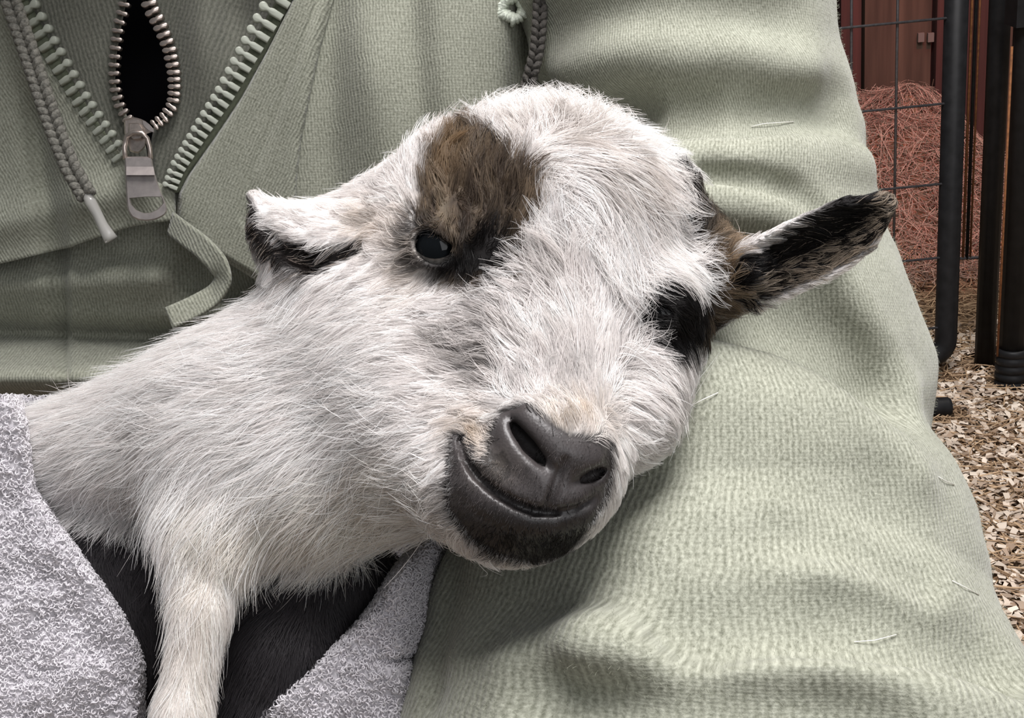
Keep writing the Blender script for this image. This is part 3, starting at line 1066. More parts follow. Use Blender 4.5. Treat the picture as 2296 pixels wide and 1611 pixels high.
# ---- fur: strands combed over the body
# photo point, combing direction in the picture (right, down), length mm, lift of the tip mm
GUIDES = np.array([
    (950, 290, -.3, -1, 7, 3), (1100, 225, -.15, -1, 7, 3.5), (1250, 205, .15, -1, 8, 4), (1400, 235, .5, -.9, 8, 3.5), (1500, 330, .7, -.6, 8, 3.5),
    (1000, 330, .05, -1, 9, 3), (960, 420, -.1, -1, 8, 2.5), (1100, 430, .1, -1, 8, 2.8), (1190, 430, .1, -1, 8, 2.6), (1100, 540, .25, -1, 7, 2.2), (1160, 520, .2, -.9, 7, 2.2),
    (1015, 500, .25, .9, 4, 1.2), (950, 460, -.3, -.9, 3, .8), (1060, 600, .2, .9, 4, 1), (1120, 590, .5, .6, 5, 1.2), (985, 615, -.5, .6, 3, .6),
    (1180, 300, -.3, -.8, 9, 3.5), (1270, 275, .1, -1, 9, 4), (1360, 290, .5, -.6, 9, 3.8), (1250, 350, .75, .3, 13, 3.5), (1310, 340, .8, .4, 14, 4), (1340, 390, .5, .85, 16, 3.5), (1230, 400, .6, .5, 11, 3),
    (1420, 380, .75, .6, 16, 3), (1400, 450, .4, .9, 22, 3.5), (1480, 470, .3, .95, 12, 2.5), (1440, 560, .5, .85, 17, 3), (1340, 470, .05, 1, 18, 3), (1280, 440, .25, .9, 13, 2.8), (1360, 560, .2, 1, 16, 3), (1500, 600, .55, .7, 15, 2.5),
    (1240, 520, -.1, -.8, 10, 2), (1250, 600, -.35, -.95, 13, 3), (1210, 600, -.85, -.4, 10, 2.4), (1330, 640, .1, -1, 12, 2.6), (1400, 660, .7, -.6, 12, 2.5), (1450, 650, .8, .3, 14, 3),
    (1290, 790, -.05, -1, 10, 2), (1210, 740, -.45, -.9, 11, 2.4), (1130, 690, -.8, -.5, 11, 2.2), (1100, 670, -.9, -.15, 8, 1.6), (1380, 780, .4, -.8, 11, 2.4), (1290, 880, 0, -1, 7, 1.5),
    (1000, 700, -.95, -.15, 9, 1.6), (1060, 800, -.9, -.3, 11, 2), (1150, 840, -.6, -.75, 9, 1.6), (1110, 900, -.85, -.35, 7, 1.3), (980, 950, -1, .1, 9, 1.6), (1010, 880, -.95, -.1, 9, 1.6),
    (1440, 830, .7, .55, 14, 3), (1490, 780, .5, .85, 13, 2.5), (1420, 960, .8, .5, 7, 1.6), (1390, 1020, .6, .7, 6, 1.4), (1310, 930, .05, -1, 4, .9), (1230, 930, -.1, -1, 4, .8), (1080, 980, -.6, -.5, 3.5, .7),
    (900, 800, -1, .02, 12, 2), (880, 950, -1, .2, 14, 2.4), (960, 1080, -.95, .3, 10, 2.4), (975, 1190, -.85, .55, 9, 2.4), (1060, 1248, -.45, .9, 7, 2), (1150, 1268, -.1, 1, 5, 1.2), (1260, 1250, .3, .9, 3, .7),
    (1180, 1200, 0, 1, 1.6, .4), (1080, 1170, -.4, .8, 1.6, .4), (1060, 1030, -.6, -.2, 2, .5), (1200, 1030, .1, .9, .8, .2), (1300, 1050, .2, .9, .8, .2),
    (920, 1200, -.6, .8, 15, 3.5), (850, 1250, -.6, .8, 17, 5), (800, 1000, -.85, .5, 17, 3),
    (750, 800, -.95, .2, 14, 2.4), (650, 720, -.95, .1, 13, 3), (500, 800, -.92, .05, 15, 3.5), (400, 850, -.95, 0, 15, 4), (600, 950, -.9, .45, 17, 3), (700, 1050, -.72, .68, 19, 3.5), (500, 1050, -.65, .75, 19, 3.5), (600, 1180, -.5, .85, 19, 4),
    (300, 930, -1, .12, 15, 3), (100, 1000, -1, .2, 13, 3), (250, 1090, -.55, .8, 15, 4.5), (380, 1090, -.35, .95, 17, 5), (750, 1200, -.35, .9, 17, 4.5),
    (450, 1250, -.15, 1, 15, 2.6), (420, 1450, -.15, 1, 14, 2.2), (400, 1180, -.25, 1, 17, 4), (520, 1250, 0, 1, 12, 2.2), (400, 1600, -.1, 1, 13, 2),
    (250, 1250, .12, 1, 11, 2.4), (330, 1400, .2, 1, 11, 2.4), (700, 1320, -.45, .9, 11, 2.6), (600, 1450, -.35, .95, 12, 2.8), (800, 1330, .6, .7, 10, 3), (560, 1600, -.3, .95, 12, 2.8), (720, 1480, .3, .9, 12, 3),
    (850, 410, -.8, -.5, 7, 1.8), (760, 455, -.9, -.25, 6, 1.4), (900, 500, -.85, -.25, 6, 1.3), (900, 620, -.9, .2, 8, 1.5), (830, 660, -.9, .35, 9, 2), (700, 650, -.75, .65, 13, 3.5), (760, 690, -.85, .5, 13, 3),
    (590, 440, -.75, -.55, 3, 1), (660, 500, -.9, -.25, 5, 1.2), (610, 560, -.65, .7, 5, 1.8), (570, 500, -.8, .4, 4, 1.6), (720, 590, -.75, .5, 6, 1.8), (790, 570, -.7, .4, 5, 1),
    (1680, 610, .92, -.35, 6, 1.4), (1760, 560, .9, -.45, 6, 1.2), (1850, 545, .95, -.2, 6, 1.2), (1950, 470, .85, -.55, 5, 1), (1780, 640, .92, .05, 6, 1.4), (1880, 590, .95, -.1, 5, 1.4), (1730, 560, .9, -.4, 4, .8),
    (1530, 440, .35, -.9, 9, 4), (1560, 520, .5, -.7, 9, 3.5), (1610, 600, .6, -.75, 9, 3.5), (1630, 680, .75, .4, 9, 3), (1580, 720, .6, .6, 8, 2.5), (1500, 700, .6, .5, 8, 2), (1660, 700, .6, .75, 8, 3), (1520, 760, .3, .9, 6, 1.6),
], float)


def comb(px, py):
    W = np.zeros(len(px))
    A = np.zeros((len(px), 4))
    nrm = GUIDES[:, 2:4] / np.linalg.norm(GUIDES[:, 2:4], axis=1, keepdims=True)
    for g, d in zip(GUIDES, nrm):
        w = 1.0 / ((px - g[0]) ** 2 + (py - g[1]) ** 2 + 500.0) ** 1.9
        W += w
        A += w[:, None] * np.array([d[0], d[1], g[4], g[5]])
    A /= W[:, None]
    dd = A[:, :2] / (np.linalg.norm(A[:, :2], axis=1, keepdims=True) + 1e-6)
    return dd, A[:, 2], A[:, 3]


def roots_on(V, Q, n, weight=None):
    T = np.concatenate([Q[:, [0, 1, 2]], Q[:, [0, 2, 3]]])
    a, b, c = V[T[:, 0]], V[T[:, 1]], V[T[:, 2]]
    ar = np.linalg.norm(np.cross(b - a, c - a), axis=1)
    if weight is not None: ar = ar * weight((a + b + c) / 3)
    k = rng.choice(len(T), n, p=ar / ar.sum())
    u, v = rng.random(n), rng.random(n)
    f = u + v > 1
    u[f], v[f] = 1 - u[f], 1 - v[f]
    return a[k] + (b - a)[k] * u[:, None] + (c - a)[k] * v[:, None]


def fur_weight(P):
    px, py, d = to_px(P)
    n = grad(GF, GLO, GH, P)
    view = -P / np.linalg.norm(P, axis=1, keepdims=True)
    fac = (n * view).sum(1)
    w = np.where(fac > -0.45, 1.0, 0.03)
    w = w * ((px > -140) & (px < 2100) & (py < 2010) & (py > 120))
    w = w * (1 - sstep(2, -8, poly_sd(px, py, MUZZLE)) * (d < 385) * (0.98 - 0.6 * sstep(1170, 1200, py)))
    w = w * np.where(px > 1640, 1.5, 1.0)
    for c in (EYE_L, EYE_R):
        w = w * (np.linalg.norm(P - c, axis=1) > EYE_RAD + 0.6)
    for pl, r in ((NOSTRIL_L, 2.4), (NOSTRIL_R, 2.0), (MOUTH, 1.1)):
        w = w * (poly_dist(P.astype(np.float32), pl) > r)
    return w


def grow(Rt, k, len_mul=1.0, lift_mul=1.0, spread=0.13, clump=0.85, clump_n=0.035, kink=0.18):
    n = len(Rt)
    px, py, d = to_px(Rt)
    D, L, H = comb(px, py)
    L = L * len_mul * rng.uniform(0.65, 1.2, n)
    H = H * lift_mul * rng.uniform(0.5, 1.4, n)
    ang = spread * rng.normal(size=n) + 0.30 * vnoise(Rt, 7, 11) + 0.22 * vnoise(Rt, 2.5, 12)
    ca, sa = np.cos(ang), np.sin(ang)
    D = np.stack([D[:, 0] * ca - D[:, 1] * sa, D[:, 0] * sa + D[:, 1] * ca], 1)
    v = np.stack([D[:, 0], -D[:, 1], np.zeros(n)], 1)
    P = np.empty((n, k, 3))
    P[:, 0] = Rt - grad(GF, GLO, GH, Rt) * 0.3
    cur = Rt.copy()
    bend = rng.normal(size=(n, 3)) * kink
    for i in range(1, k):
        g = grad(GF, GLO, GH, cur)
        tv = v + bend * (i / k)
        tv = tv - g * (tv * g).sum(1, keepdims=True)
        tv /= np.linalg.norm(tv, axis=1, keepdims=True) + 1e-6
        nxt = cur + tv * (L / (k - 1))[:, None]
        s = i / (k - 1)
        want = H * s ** 0.75
        have = tri_sample(GF, GLO, GH, nxt)
        g2 = grad(GF, GLO, GH, nxt)
        fix = np.clip(want - have, -1.2 * L / (k - 1), 2.0 * L / (k - 1))
        nxt = nxt + g2 * fix[:, None] * 0.85
        P[:, i] = nxt
        cur = nxt
    # locks: strands lean towards a leader strand
    m = max(10, int(n * clump_n))
    lead = rng.choice(n, m, replace=False)
    kd = KDTree(m)
    for j, q in enumerate(lead): kd.insert(Rt[q], j)
    kd.balance()
    near = np.array([lead[kd.find(q)[1]] for q in Rt])
    s = np.linspace(0, 1, k)[None, :, None]
    loose = 1 - 0.5 * sstep(1050, 850, px) * sstep(600, 700, py)          # the neck lies softer than the face
    cl = (clump * loose * rng.uniform(0.4, 1.2, n))[:, None, None]
    off = np.linalg.norm(Rt - Rt[near], axis=1)
    cl = cl * ((off < 6) * np.clip(L / 6, 0.1, 1))[:, None, None]
    P = P + (P[near] - P) * np.clip(cl * s ** 1.4, 0, 0.95)
    shade = 1 + (rng.uniform(0.82, 1.10, n)[near] - 1) * loose          # every lock has a tone of its own
    return P, shade


def strand_radius(n, k, r0, taper=0.25):
    s = np.linspace(0, 1, k)[None, :]
    return (r0 * rng.uniform(0.7, 1.3, n))[:, None] * (1 - (1 - taper) * s ** 1.5)


N_FUR = 158000
Rt = roots_on(GV, GQ, N_FUR, fur_weight)
FP, FL = grow(Rt, 6)
FC = coat(Rt)
FC = FC * (FL * rng.uniform(0.82, 1.10, len(FC)))[:, None]
rp = to_px(Rt)
# cream hairs streaking the dark ear and the tips of the dark patches
e = (rp[0] > 1640) & (poly_sd(rp[0], rp[1], EAR_R_BLACK) < 0)
av, at_ = (rp[0] - 1640) * .476 + (rp[1] - 640) * .88, ((rp[0] - 1640) * .88 - (rp[1] - 640) * .476) / 403
low = (av > 12) | (at_ > 0.80 - 0.002 * av)
ck = (vnoise(Rt, 1.8, 31) + 0.5 * vnoise(Rt, 0.9, 32))
e2 = e & low & (ck > -0.22)
FC[e2] = np.array([0.50, 0.42, 0.34]) * rng.uniform(0.6, 1.1, e2.sum())[:, None]
e3 = e & ~low & (rng.random(len(e)) < 0.04)
FC[e3] = (0.45, 0.38, 0.32)
dk = (poly_sd(rp[0], rp[1], EAR_L_BLACK) < 0) & (rp[0] < 830) & (rng.random(len(e)) < 0.12)
FC[dk] = (0.5, 0.42, 0.36)
FC = np.clip(FC, 0, 0.97)
m_fur = tinted('goat_fur', rough=0.42, spec=0.4, transl=0.5)
fur = curves_obj('fur', FP, strand_radius(N_FUR, 6, 0.085), m_fur, goat, FC)
fur['kind'] = 'stuff'
fur['label'] = 'soft fur combed back from the nose'

# longer, looser guard hairs over the coat
N_G = 11000


def guard_weight(P):
    px, py, d = to_px(P)
    w = fur_weight(P) * (coat_white(P) > 0.35)
    top = np.exp(-((px - 1380) / 170) ** 2 - ((py - 480) / 170) ** 2) * 3.0 + np.exp(-((px - 1300) / 220) ** 2 - ((py - 230) / 60) ** 2) * 1.5
    neck = np.exp(-((px - 650) / 350) ** 2 - ((py - 1100) / 170) ** 2) * 1.2
    return w * (0.25 + top + neck) * (px < 1640) * (poly_sd(px, py, MUZZLE) > 30)


def coat_white(P): return coat(P).mean(1)


Rg = roots_on(GV, GQ, N_G, guard_weight)
GP, _ = grow(Rg, 7, len_mul=1.3, lift_mul=1.7, spread=0.28, clump=0.9, clump_n=0.09, kink=0.35)
GCc = np.clip(coat(Rg) * rng.uniform(0.95, 1.15, N_G)[:, None], 0, 0.95)
guard = curves_obj('guard_hair', GP, strand_radius(N_G, 7, 0.10, 0.15), m_fur, goat, GCc)
guard['kind'] = 'stuff'

# very short fuzz on lips and chin
def fuzz_weight(P):
    px, py, d = to_px(P)
    w = (poly_sd(px, py, MUZZLE) < 4) * (d < 385) * (0.35 + 0.65 * sstep(1000, 1060, py + 0.35 * (1300 - px)))
    for pl, r in ((NOSTRIL_L, 2.6), (NOSTRIL_R, 2.2), (MOUTH, 1.5)):
        w = w * (poly_dist(P.astype(np.float32), pl) > r)
    return w * ((px - 1150) ** 2 + (py - 980) ** 2 > 60 ** 2)


N_Z = 9000
Rz = roots_on(GV, GQ, N_Z, fuzz_weight)
gz = grad(GF, GLO, GH, Rz)
dz = gz * 0.55 + rng.normal(0, 0.25, Rz.shape) + np.array([-0.25, -0.75, 0])
dz /= np.linalg.norm(dz, axis=1, keepdims=True)
lz_ = rng.uniform(0.5, 1.3, N_Z)[:, None, None]
ZP = Rz[:, None, :] + dz[:, None, :] * lz_ * np.linspace(0, 1, 3)[None, :, None]
ZC = np.clip(coat(Rz) * rng.uniform(0.6, 3.2, (N_Z, 1)), 0, 0.4)
fz = curves_obj('lip_fuzz', ZP, strand_radius(N_Z, 3, 0.045), m_fur, goat, ZC)
fz['kind'] = 'stuff'

# a few long stray hairs lifting off the neck and brow
ST = [((150, 905), (128, 870), (108, 838), 424), ((175, 905), (140, 872), (100, 862), 424), ((165, 900), (150, 860), (152, 826), 424), ((210, 900), (180, 868), (150, 850), 424),
      ((560, 775), (500, 745), (428, 735), 402), ((540, 790), (480, 770), (420, 758), 402), ((640, 720), (600, 715), (560, 725), 398), ((1030, 300), (1030, 262), (1042, 232), 386),
      ((1460, 330), (1490, 300), (1502, 262), 392), ((1480, 350), (1510, 318), (1530, 312), 392), ((700, 640), (660, 655), (640, 662), 405), ((960, 1190), (920, 1260), (860, 1320), 372)]
SP = np.stack([np.concatenate([pt(*a, d + 6)[None], pt(*b, d)[None], pt(*c, d - 2)[None]]) for a, b, c, d in ST])
tt = np.linspace(0, 1, 8)[None, :, None]
SP = SP[:, :1] * (1 - tt) ** 2 + 2 * SP[:, 1:2] * tt * (1 - tt) + SP[:, 2:] * tt ** 2
SCc = np.tile([0.9, 0.86, 0.83], (len(ST), 1))
SCc[7] = (0.06, 0.045, 0.03)
sh_ = curves_obj('stray_hair', SP, strand_radius(len(ST), 8, 0.10, 0.2), m_fur, goat, SCc)
sh_['kind'] = 'stuff'
# ================================================================== the person: green hoodies and sleeve
m_sage = knit('sage_jersey', (0.160, 0.165, 0.125), (0.395, 0.403, 0.332), pitch=1.42, row=1.0)
m_sage_f = knit('sage_jersey_fine', (0.160, 0.165, 0.125), (0.395, 0.403, 0.332), pitch=1.25, row=1.0, fleck=0.9)
m_olive = knit('dark_olive_jersey', (0.075, 0.078, 0.062), (0.21, 0.21, 0.175), pitch=1.7, row=1.6, fleck=0.7)

person = empty('person', to_world(pt(1100, 1400, 520)), 'person in a sage green zip hoodie cradling the goat on one arm', 'person')

# ---- the sleeve
ARM = [((1470, -170, 502), 63), ((1625, 330, 492), 46), ((1600, 620, 478), 59), ((1690, 860, 472), 57), ((1700, 1200, 470), 60)]
ARM_C = np.array([pt(*a) for a, _ in ARM])
ARM_R = np.array([r for _, r in ARM], float)
FORE = [(s_cone(pt(1560, 1112, 430), pt(1600, 1660, 412), 57, 93), 1), (s_cone(pt(1782, 1242, 436), pt(1700, 1680, 416), 60, 99), 22),
        (s_cone(pt(1205, 1345, 424), pt(1170, 1660, 424), 30, 34), 30)]


def f_arm(p):
    d = None
    for i in range(len(ARM) - 1):
        v = s_cone(ARM_C[i], ARM_C[i + 1], ARM_R[i], ARM_R[i + 1])(p)
        d = v if d is None else smin(d, v, 14)
    f = None
    for g, k in FORE:
        v = g(p)
        f = v if f is None else smin(f, v, k)
    return smin(d, f, 5)


FOLDS = [  # photo points, height mm (ridge + / valley -), width mm
    ([(1585, 398), (1700, 408), (1790, 436), (1855, 482)], -9.0, 4.0),
    ([(1600, 445), (1740, 482), (1850, 555)], 5.0, 8.0),
    ([(1540, 345), (1750, 340), (1915, 350)], 6.0, 10.0),
    ([(1240, 275), (1450, 262), (1650, 255), (1880, 250)], -9.0, 13.0),
    ([(1230, 160), (1420, 120), (1600, 130), (1820, 170)], 5.0, 12.0),
    ([(1240, 60), (1500, 20), (1750, 40)], -4.0, 12.0),
    ([(1560, 560), (1700, 560), (1850, 610)], -4.0, 9.0),
    ([(1650, 680), (1740, 700), (1850, 765), (1940, 850)], -20.0, 13.0),
    ([(1870, 620), (1960, 760), (2030, 880)], 5.0, 9.0),
    ([(1560, 760), (1700, 770), (1840, 850), (1960, 960), (2050, 1060)], 3.0, 9.0),
    ([(1350, 1060), (1500, 1010), (1750, 1040), (1950, 1130)], -4.0, 16.0),
    ([(1780, 1190), (1930, 1235), (2080, 1300)], -6.0, 7.0),
    ([(1850, 1285), (1980, 1300), (2120, 1370)], 3.0, 8.0),
    ([(1600, 1230), (1750, 1200), (1850, 1160)], -2.5, 9.0),
    ([(1540, 1430), (1750, 1405), (1950, 1412), (2110, 1445), (2240, 1500)], -18.0, 13.0),
    ([(1330, 1460), (1600, 1488), (1850, 1494), (2100, 1545), (2330, 1620)], 12.0, 10.0),
    ([(1250, 1580), (1500, 1612), (1750, 1605), (1950, 1625)], -20.0, 11.0),
    ([(1000, 1320), (1100, 1300), (1250, 1330), (1400, 1290)], -3.0, 12.0),
    ([(1010, 1250), (985, 1400), (975, 1550)], -3.0, 7.0),
    ([(1150, 1480), (1300, 1440), (1450, 1470)], 2.5, 10.0),
]
FOLD3 = []
for q, a, w in FOLDS:
    q = np.array(q, float)
    FOLD3.append((pt(q[:, 0], q[:, 1], surf(f_arm, q[:, 0], q[:, 1])).astype(np.float32), a, w))


def f_sleeve(p):
    d = f_arm(p)
    o = np.zeros(len(p), np.float32)
    for q, a, w in FOLD3:
        o += 1.3 * a * np.exp(-(poly_dist(p, q) / w) ** 2)
    o += 1.8 * vnoise(p * [1, 1.6, 1], 38, 21) + 0.7 * vnoise(p * [0.7, 1.4, 1], 13, 22)
    return (d - o).astype(np.float32)


SF, SLO, SH = grid_sdf(f_sleeve, [-75, -215, -580], [225, 235, -300], 1.6)
SV, SQ = surface_nets(SF, SLO, SH)
sleeve = mesh_obj('sleeve', to_world(SV), SQ, m_sage, person)
sleeve['label'] = 'sage green knit sleeve with deep folds at the elbow'
ordr = np.argsort(ARM_C[:, 1])
cxs = np.interp(SV[:, 1], ARM_C[ordr, 1], ARM_C[ordr, 0])
czs = np.interp(SV[:, 1], ARM_C[ordr, 1], ARM_C[ordr, 2])
u = np.arctan2(SV[:, 0] - cxs, SV[:, 2] - czs) * 72.0
add_attr(sleeve, 'knit', np.stack([u, SV[:, 1] * 1.05, 0 * u], 1), 'FLOAT_VECTOR')


# short fibres standing off the brushed knit
def sleeve_w(P):
    return (P[:, 2] > -500) & (P[:, 1] > -150)


m_fuzz = tinted('sleeve_fibre', rough=0.9, spec=0.1, transl=0.3)
T_ = np.concatenate([SQ[:, [0, 1, 2]], SQ[:, [0, 2, 3]]])
A_, B_, C_ = SV[T_[:, 0]], SV[T_[:, 1]], SV[T_[:, 2]]
wt = np.linalg.norm(np.cross(B_ - A_, C_ - A_), axis=1) * sleeve_w(A_)
N_F = 30000
kk = rng.choice(len(T_), N_F, p=wt / wt.sum())
uu, vv = rng.random((2, N_F, 1))
uu, vv = np.where(uu + vv > 1, 1 - uu, uu), np.where(uu + vv > 1, 1 - vv, vv)
Rf = A_[kk] + (B_ - A_)[kk] * uu + (C_ - A_)[kk] * vv
gf = grad(SF, SLO, SH, Rf, 2.0)
df = gf * rng.uniform(0.2, 1.0, (N_F, 1)) + rng.normal(0, 0.5, (N_F, 3))
df /= np.linalg.norm(df, axis=1, keepdims=True)
sf = np.linspace(0, 1, 4)[None, :, None]
Pf = Rf[:, None, :] + df[:, None, :] * sf * rng.uniform(0.4, 1.5, (N_F, 1, 1)) + rng.normal(0, 0.3, (N_F, 1, 3)) * sf ** 2
fb_ = curves_obj('fabric_fuzz', Pf, np.full((N_F, 4), 0.028), m_fuzz, sleeve, np.array([0.42, 0.43, 0.35]) * rng.uniform(0.7, 1.2, (N_F, 1)))
fb_['kind'] = 'stuff'


# ---- torso cloth: sheets of fabric with thickness over a torso-shaped depth
def torso(px, py):
    d = 8 * np.exp(-((px - 40 - 0.15 * py) / 30) ** 2) * sstep(150, 300, py) * (px < 150) - 5 * np.exp(-((py - 500 + 0.25 * px) / 45) ** 2) * sstep(380, 250, px) + 508 + 0.022 * (py - 300) - 14 * np.exp(-((px - 900) / 300) ** 2 - ((py - 150) / 500) ** 2)
    d = d + 10 * sstep(250, -200, px) + 0.00016 * np.clip(-150 - px, 0, None) ** 2
    d = d - 4.0 * np.exp(-((px - 820 - 0.12 * py) / 60) ** 2) * sstep(-50, 200, py) + 5 * np.exp(-((px - 745) / 45) ** 2) * sstep(700, 300, py)
    d = d - 4.0 * np.exp(-((px - 1000) / 80) ** 2) + 4 * np.exp(-((px - 920 - 0.1 * py) / 40) ** 2)
    d = d + 12 * np.exp(-((px - 1200 + 0.1 * py) / 40) ** 2)
    return d


def sheet(name, rows, left, right, dfun, mat, parent, off=0.0, thick=1.6, nx=60, ny=60, ang=0.0, rim=1.0, label=None, ybot=None):
    """cloth sheet between two edge curves; rows = photo heights, left / right = edge positions at those heights"""
    rows = np.asarray(rows, float)
    v = np.linspace(rows[0], rows[-1], ny)
    xl_, xr_ = np.interp(v, rows, left), np.interp(v, rows, right)
    u = np.linspace(0, 1, nx)
    X = xl_[:, None] + (xr_ - xl_)[:, None] * u[None, :]
    Y = np.repeat(v[:, None], nx, 1)
    if ybot is not None:
        Y = rows[0] + (Y - rows[0]) * (ybot(X) - rows[0]) / (rows[-1] - rows[0])
    D = dfun(X, Y) - off
    # rolled rim: edges turn back a little
    wpx = np.abs(xr_ - xl_)[:, None]
    e = np.minimum(u[None, :] * wpx, (1 - u[None, :]) * wpx)
    D = D + rim * 1.4 * np.exp(-(e / 7.0) ** 2)
    top = pt(X, Y, D)
    return thick_sheet(name, top, thick, mat, parent, ang, label)


def thick_sheet(name, top, thick, mat, parent, ang=0.0, label=None):
    ny, nx, _ = top.shape
    ray = top / np.linalg.norm(top, axis=-1, keepdims=True)
    gu, gv = np.gradient(top, axis=1), np.gradient(top, axis=0)
    nrm = np.cross(gu, gv)
    nrm /= np.linalg.norm(nrm, axis=-1, keepdims=True) + 1e-9
    nrm *= np.where((nrm * ray).sum(-1, keepdims=True) > 0, 1, -1)
    bot = top + nrm * thick
    V = np.concatenate([top.reshape(-1, 3), bot.reshape(-1, 3)])
    i = np.arange(ny * nx).reshape(ny, nx)
    n = ny * nx
    Fq = [np.stack([i[:-1, :-1], i[1:, :-1], i[1:, 1:], i[:-1, 1:]], -1).reshape(-1, 4)]
    Fq.append(Fq[0][:, ::-1] + n)
    for e in (i[0, :], i[-1, ::-1], i[::-1, 0], i[:, -1]):
        Fq.append(np.stack([e[:-1], e[1:], e[1:] + n, e[:-1] + n], -1))
    o = mesh_obj(name, to_world(V), np.concatenate(Fq), mat, parent)
    ca, sa = math.cos(ang), math.sin(ang)
    add_attr(o, 'knit', np.stack([V[:, 0] * ca + V[:, 1] * sa, -V[:, 0] * sa + V[:, 1] * ca, 0 * V[:, 0]], 1), 'FLOAT_VECTOR')
    if label: o['label'] = label
    return o


def lin(xs, ys): return lambda v: np.interp(v, xs, ys)


# hidden torso that carries the clothes
def f_torso(p):
    d = s_ell(pt(700, 300, 640), (170, 230, 105))(p)
    return smin(d, s_cone(pt(300, 1500, 640), pt(900, 1500, 640), 90, 90)(p), 60)


TF, TLO, TH = grid_sdf(f_torso, [-330, -330, -790], [180, 330, -505], 8, 2)
TV, TQ = surface_nets(TF, TLO, TH)
m_shirt = plain('black_undershirt', (0.005, 0.005, 0.006), rough=0.9, spec=0.0)
tb = mesh_obj('undershirt', to_world(TV), TQ, m_shirt, person)
tb['label'] = 'black shirt seen through the open inner zip'

# inner dark hoodie, open in an eye shape over the black shirt
r_in = [-80, 0, 60, 120, 180, 230, 262, 285, 330, 470]
L_in = sheet('inner_hoodie', r_in, [-60, -20, 20, 60, 100, 140, 160, 175, 200, 260], [290, 284, 272, 262, 258, 268, 286, 312, 328, 345],
             torso, m_olive, person, off=2.0, nx=40, ny=70, ang=0.25, label='dark olive inner hoodie half, left of the metal zip')


def torso_in(px, py):
    # the right half bulges as it gapes
    return torso(px, py) - 5 * np.exp(-((px - 455) / 45) ** 2 - ((py - 90) / 150) ** 2) + 6 * np.exp(-((px - 540) / 50) ** 2 - ((py - 40) / 110) ** 2)


R_in = sheet('inner_hoodie', r_in, [318, 330, 358, 382, 390, 388, 372, 345, 336, 350], [760, 740, 700, 640, 600, 560, 540, 520, 480, 400],
             torso_in, m_olive, person, off=2.5, nx=60, ny=70, ang=-0.3, label='dark olive inner hoodie half, right of the metal zip')

# outer sage hoodie
r_l = [-80, 0, 50, 97, 205, 334, 382, 440, 482, 556]
OL = sheet('hoodie_front', r_l, [-1100] * 10, [-40, 8, 48, 83, 150, 243, 278, 330, 392, 396], torso, m_sage_f, person, off=6.0, nx=170, ny=90, ang=0.5, ybot=lambda x: np.interp(x, [-1100, 0, 150, 280, 340, 396], [760, 592, 556, 512, 500, 494]),
           label='sage green hoodie front panel left of the zip')
r_r = [-80, 0, 110, 220, 310, 395, 435, 485]
OR = sheet('hoodie_front', [-80, 0, 110, 220, 310, 395, 435, 490, 530, 570, 640, 760, 1000], [700, 655, 600, 540, 480, 420, 400, 396, 425, 480, 590, 760, 900],
           [1420] * 13, torso, m_sage_f, person, off=6.0, nx=140, ny=120, ang=0.06, label='sage green hoodie front panel right of the zip')
# stitched placket facing on the right panel
def placket_d(px, py):
    mid = np.interp(py, [-80, 0, 110, 220, 310, 395, 490, 660], [735, 712, 672, 632, 596, 560, 545, 665])
    edge = np.interp(py, [-80, 0, 110, 220, 310, 395, 490, 660], [750, 728, 692, 655, 622, 590, 575, 672])
    return torso(px, py) + 0.9 * np.exp(-((px - mid) / 6) ** 2) - 0.6 * np.exp(-((px - edge) / 9) ** 2)



sheet('placket', [-80, 0, 110, 220, 310, 395, 435, 490, 530, 600, 660], [690, 657, 602, 542, 482, 422, 402, 398, 428, 540, 640],
      [770, 748, 718, 694, 676, 666, 664, 664, 668, 676, 684], placket_d, m_sage_f, OR, off=8.6, thick=2.4, nx=30, ny=70, ang=-0.45, rim=1.3)
# zip tapes
m_tape = plain('olive_zip_tape', (0.16, 0.175, 0.12), rough=0.85, noise=0.3, scale=700, bump=0.2)
TR_TAPE = np.array([(668, -50), (640, 2), (575, 115), (515, 220), (455, 310), (408, 385), (390, 432)], float)
TL_TAPE = np.array([(10, -60), (46, 8), (108, 120), (178, 238), (236, 320), (266, 366)], float)
sheet('zip_tape', [-50, 0, 115, 220, 310, 385, 432], [645, 620, 556, 498, 440, 394, 378], [690, 662, 606, 546, 486, 430, 408], torso, m_tape, OR, off=5.0, thick=1.0, nx=8, ny=60)
sheet('zip_tape', [-60, 0, 120, 238, 320, 380], [-30, 0, 80, 150, 212, 262], [30, 64, 128, 196, 252, 286], torso, m_tape, OL, off=5.0, thick=1.0, nx=8, ny=60)


def resample(poly, pitches):
    poly = np.asarray(poly, float)
    seg = np.hypot(*np.diff(poly, axis=0).T)
    L = np.concatenate([[0], np.cumsum(seg)])
    out, s, i = [], 0.0, 0
    while s < L[-1]:
        x, y = np.interp(s, L, poly[:, 0]), np.interp(s, L, poly[:, 1])
        j = min(np.searchsorted(L, s, 'right') - 1, len(seg) - 1)
        t = (poly[j + 1] - poly[j]) / seg[j]
        out.append((x, y, t[0], t[1], s / L[-1]))
        s += np.interp(s / L[-1], [0, 1], pitches)
    return out


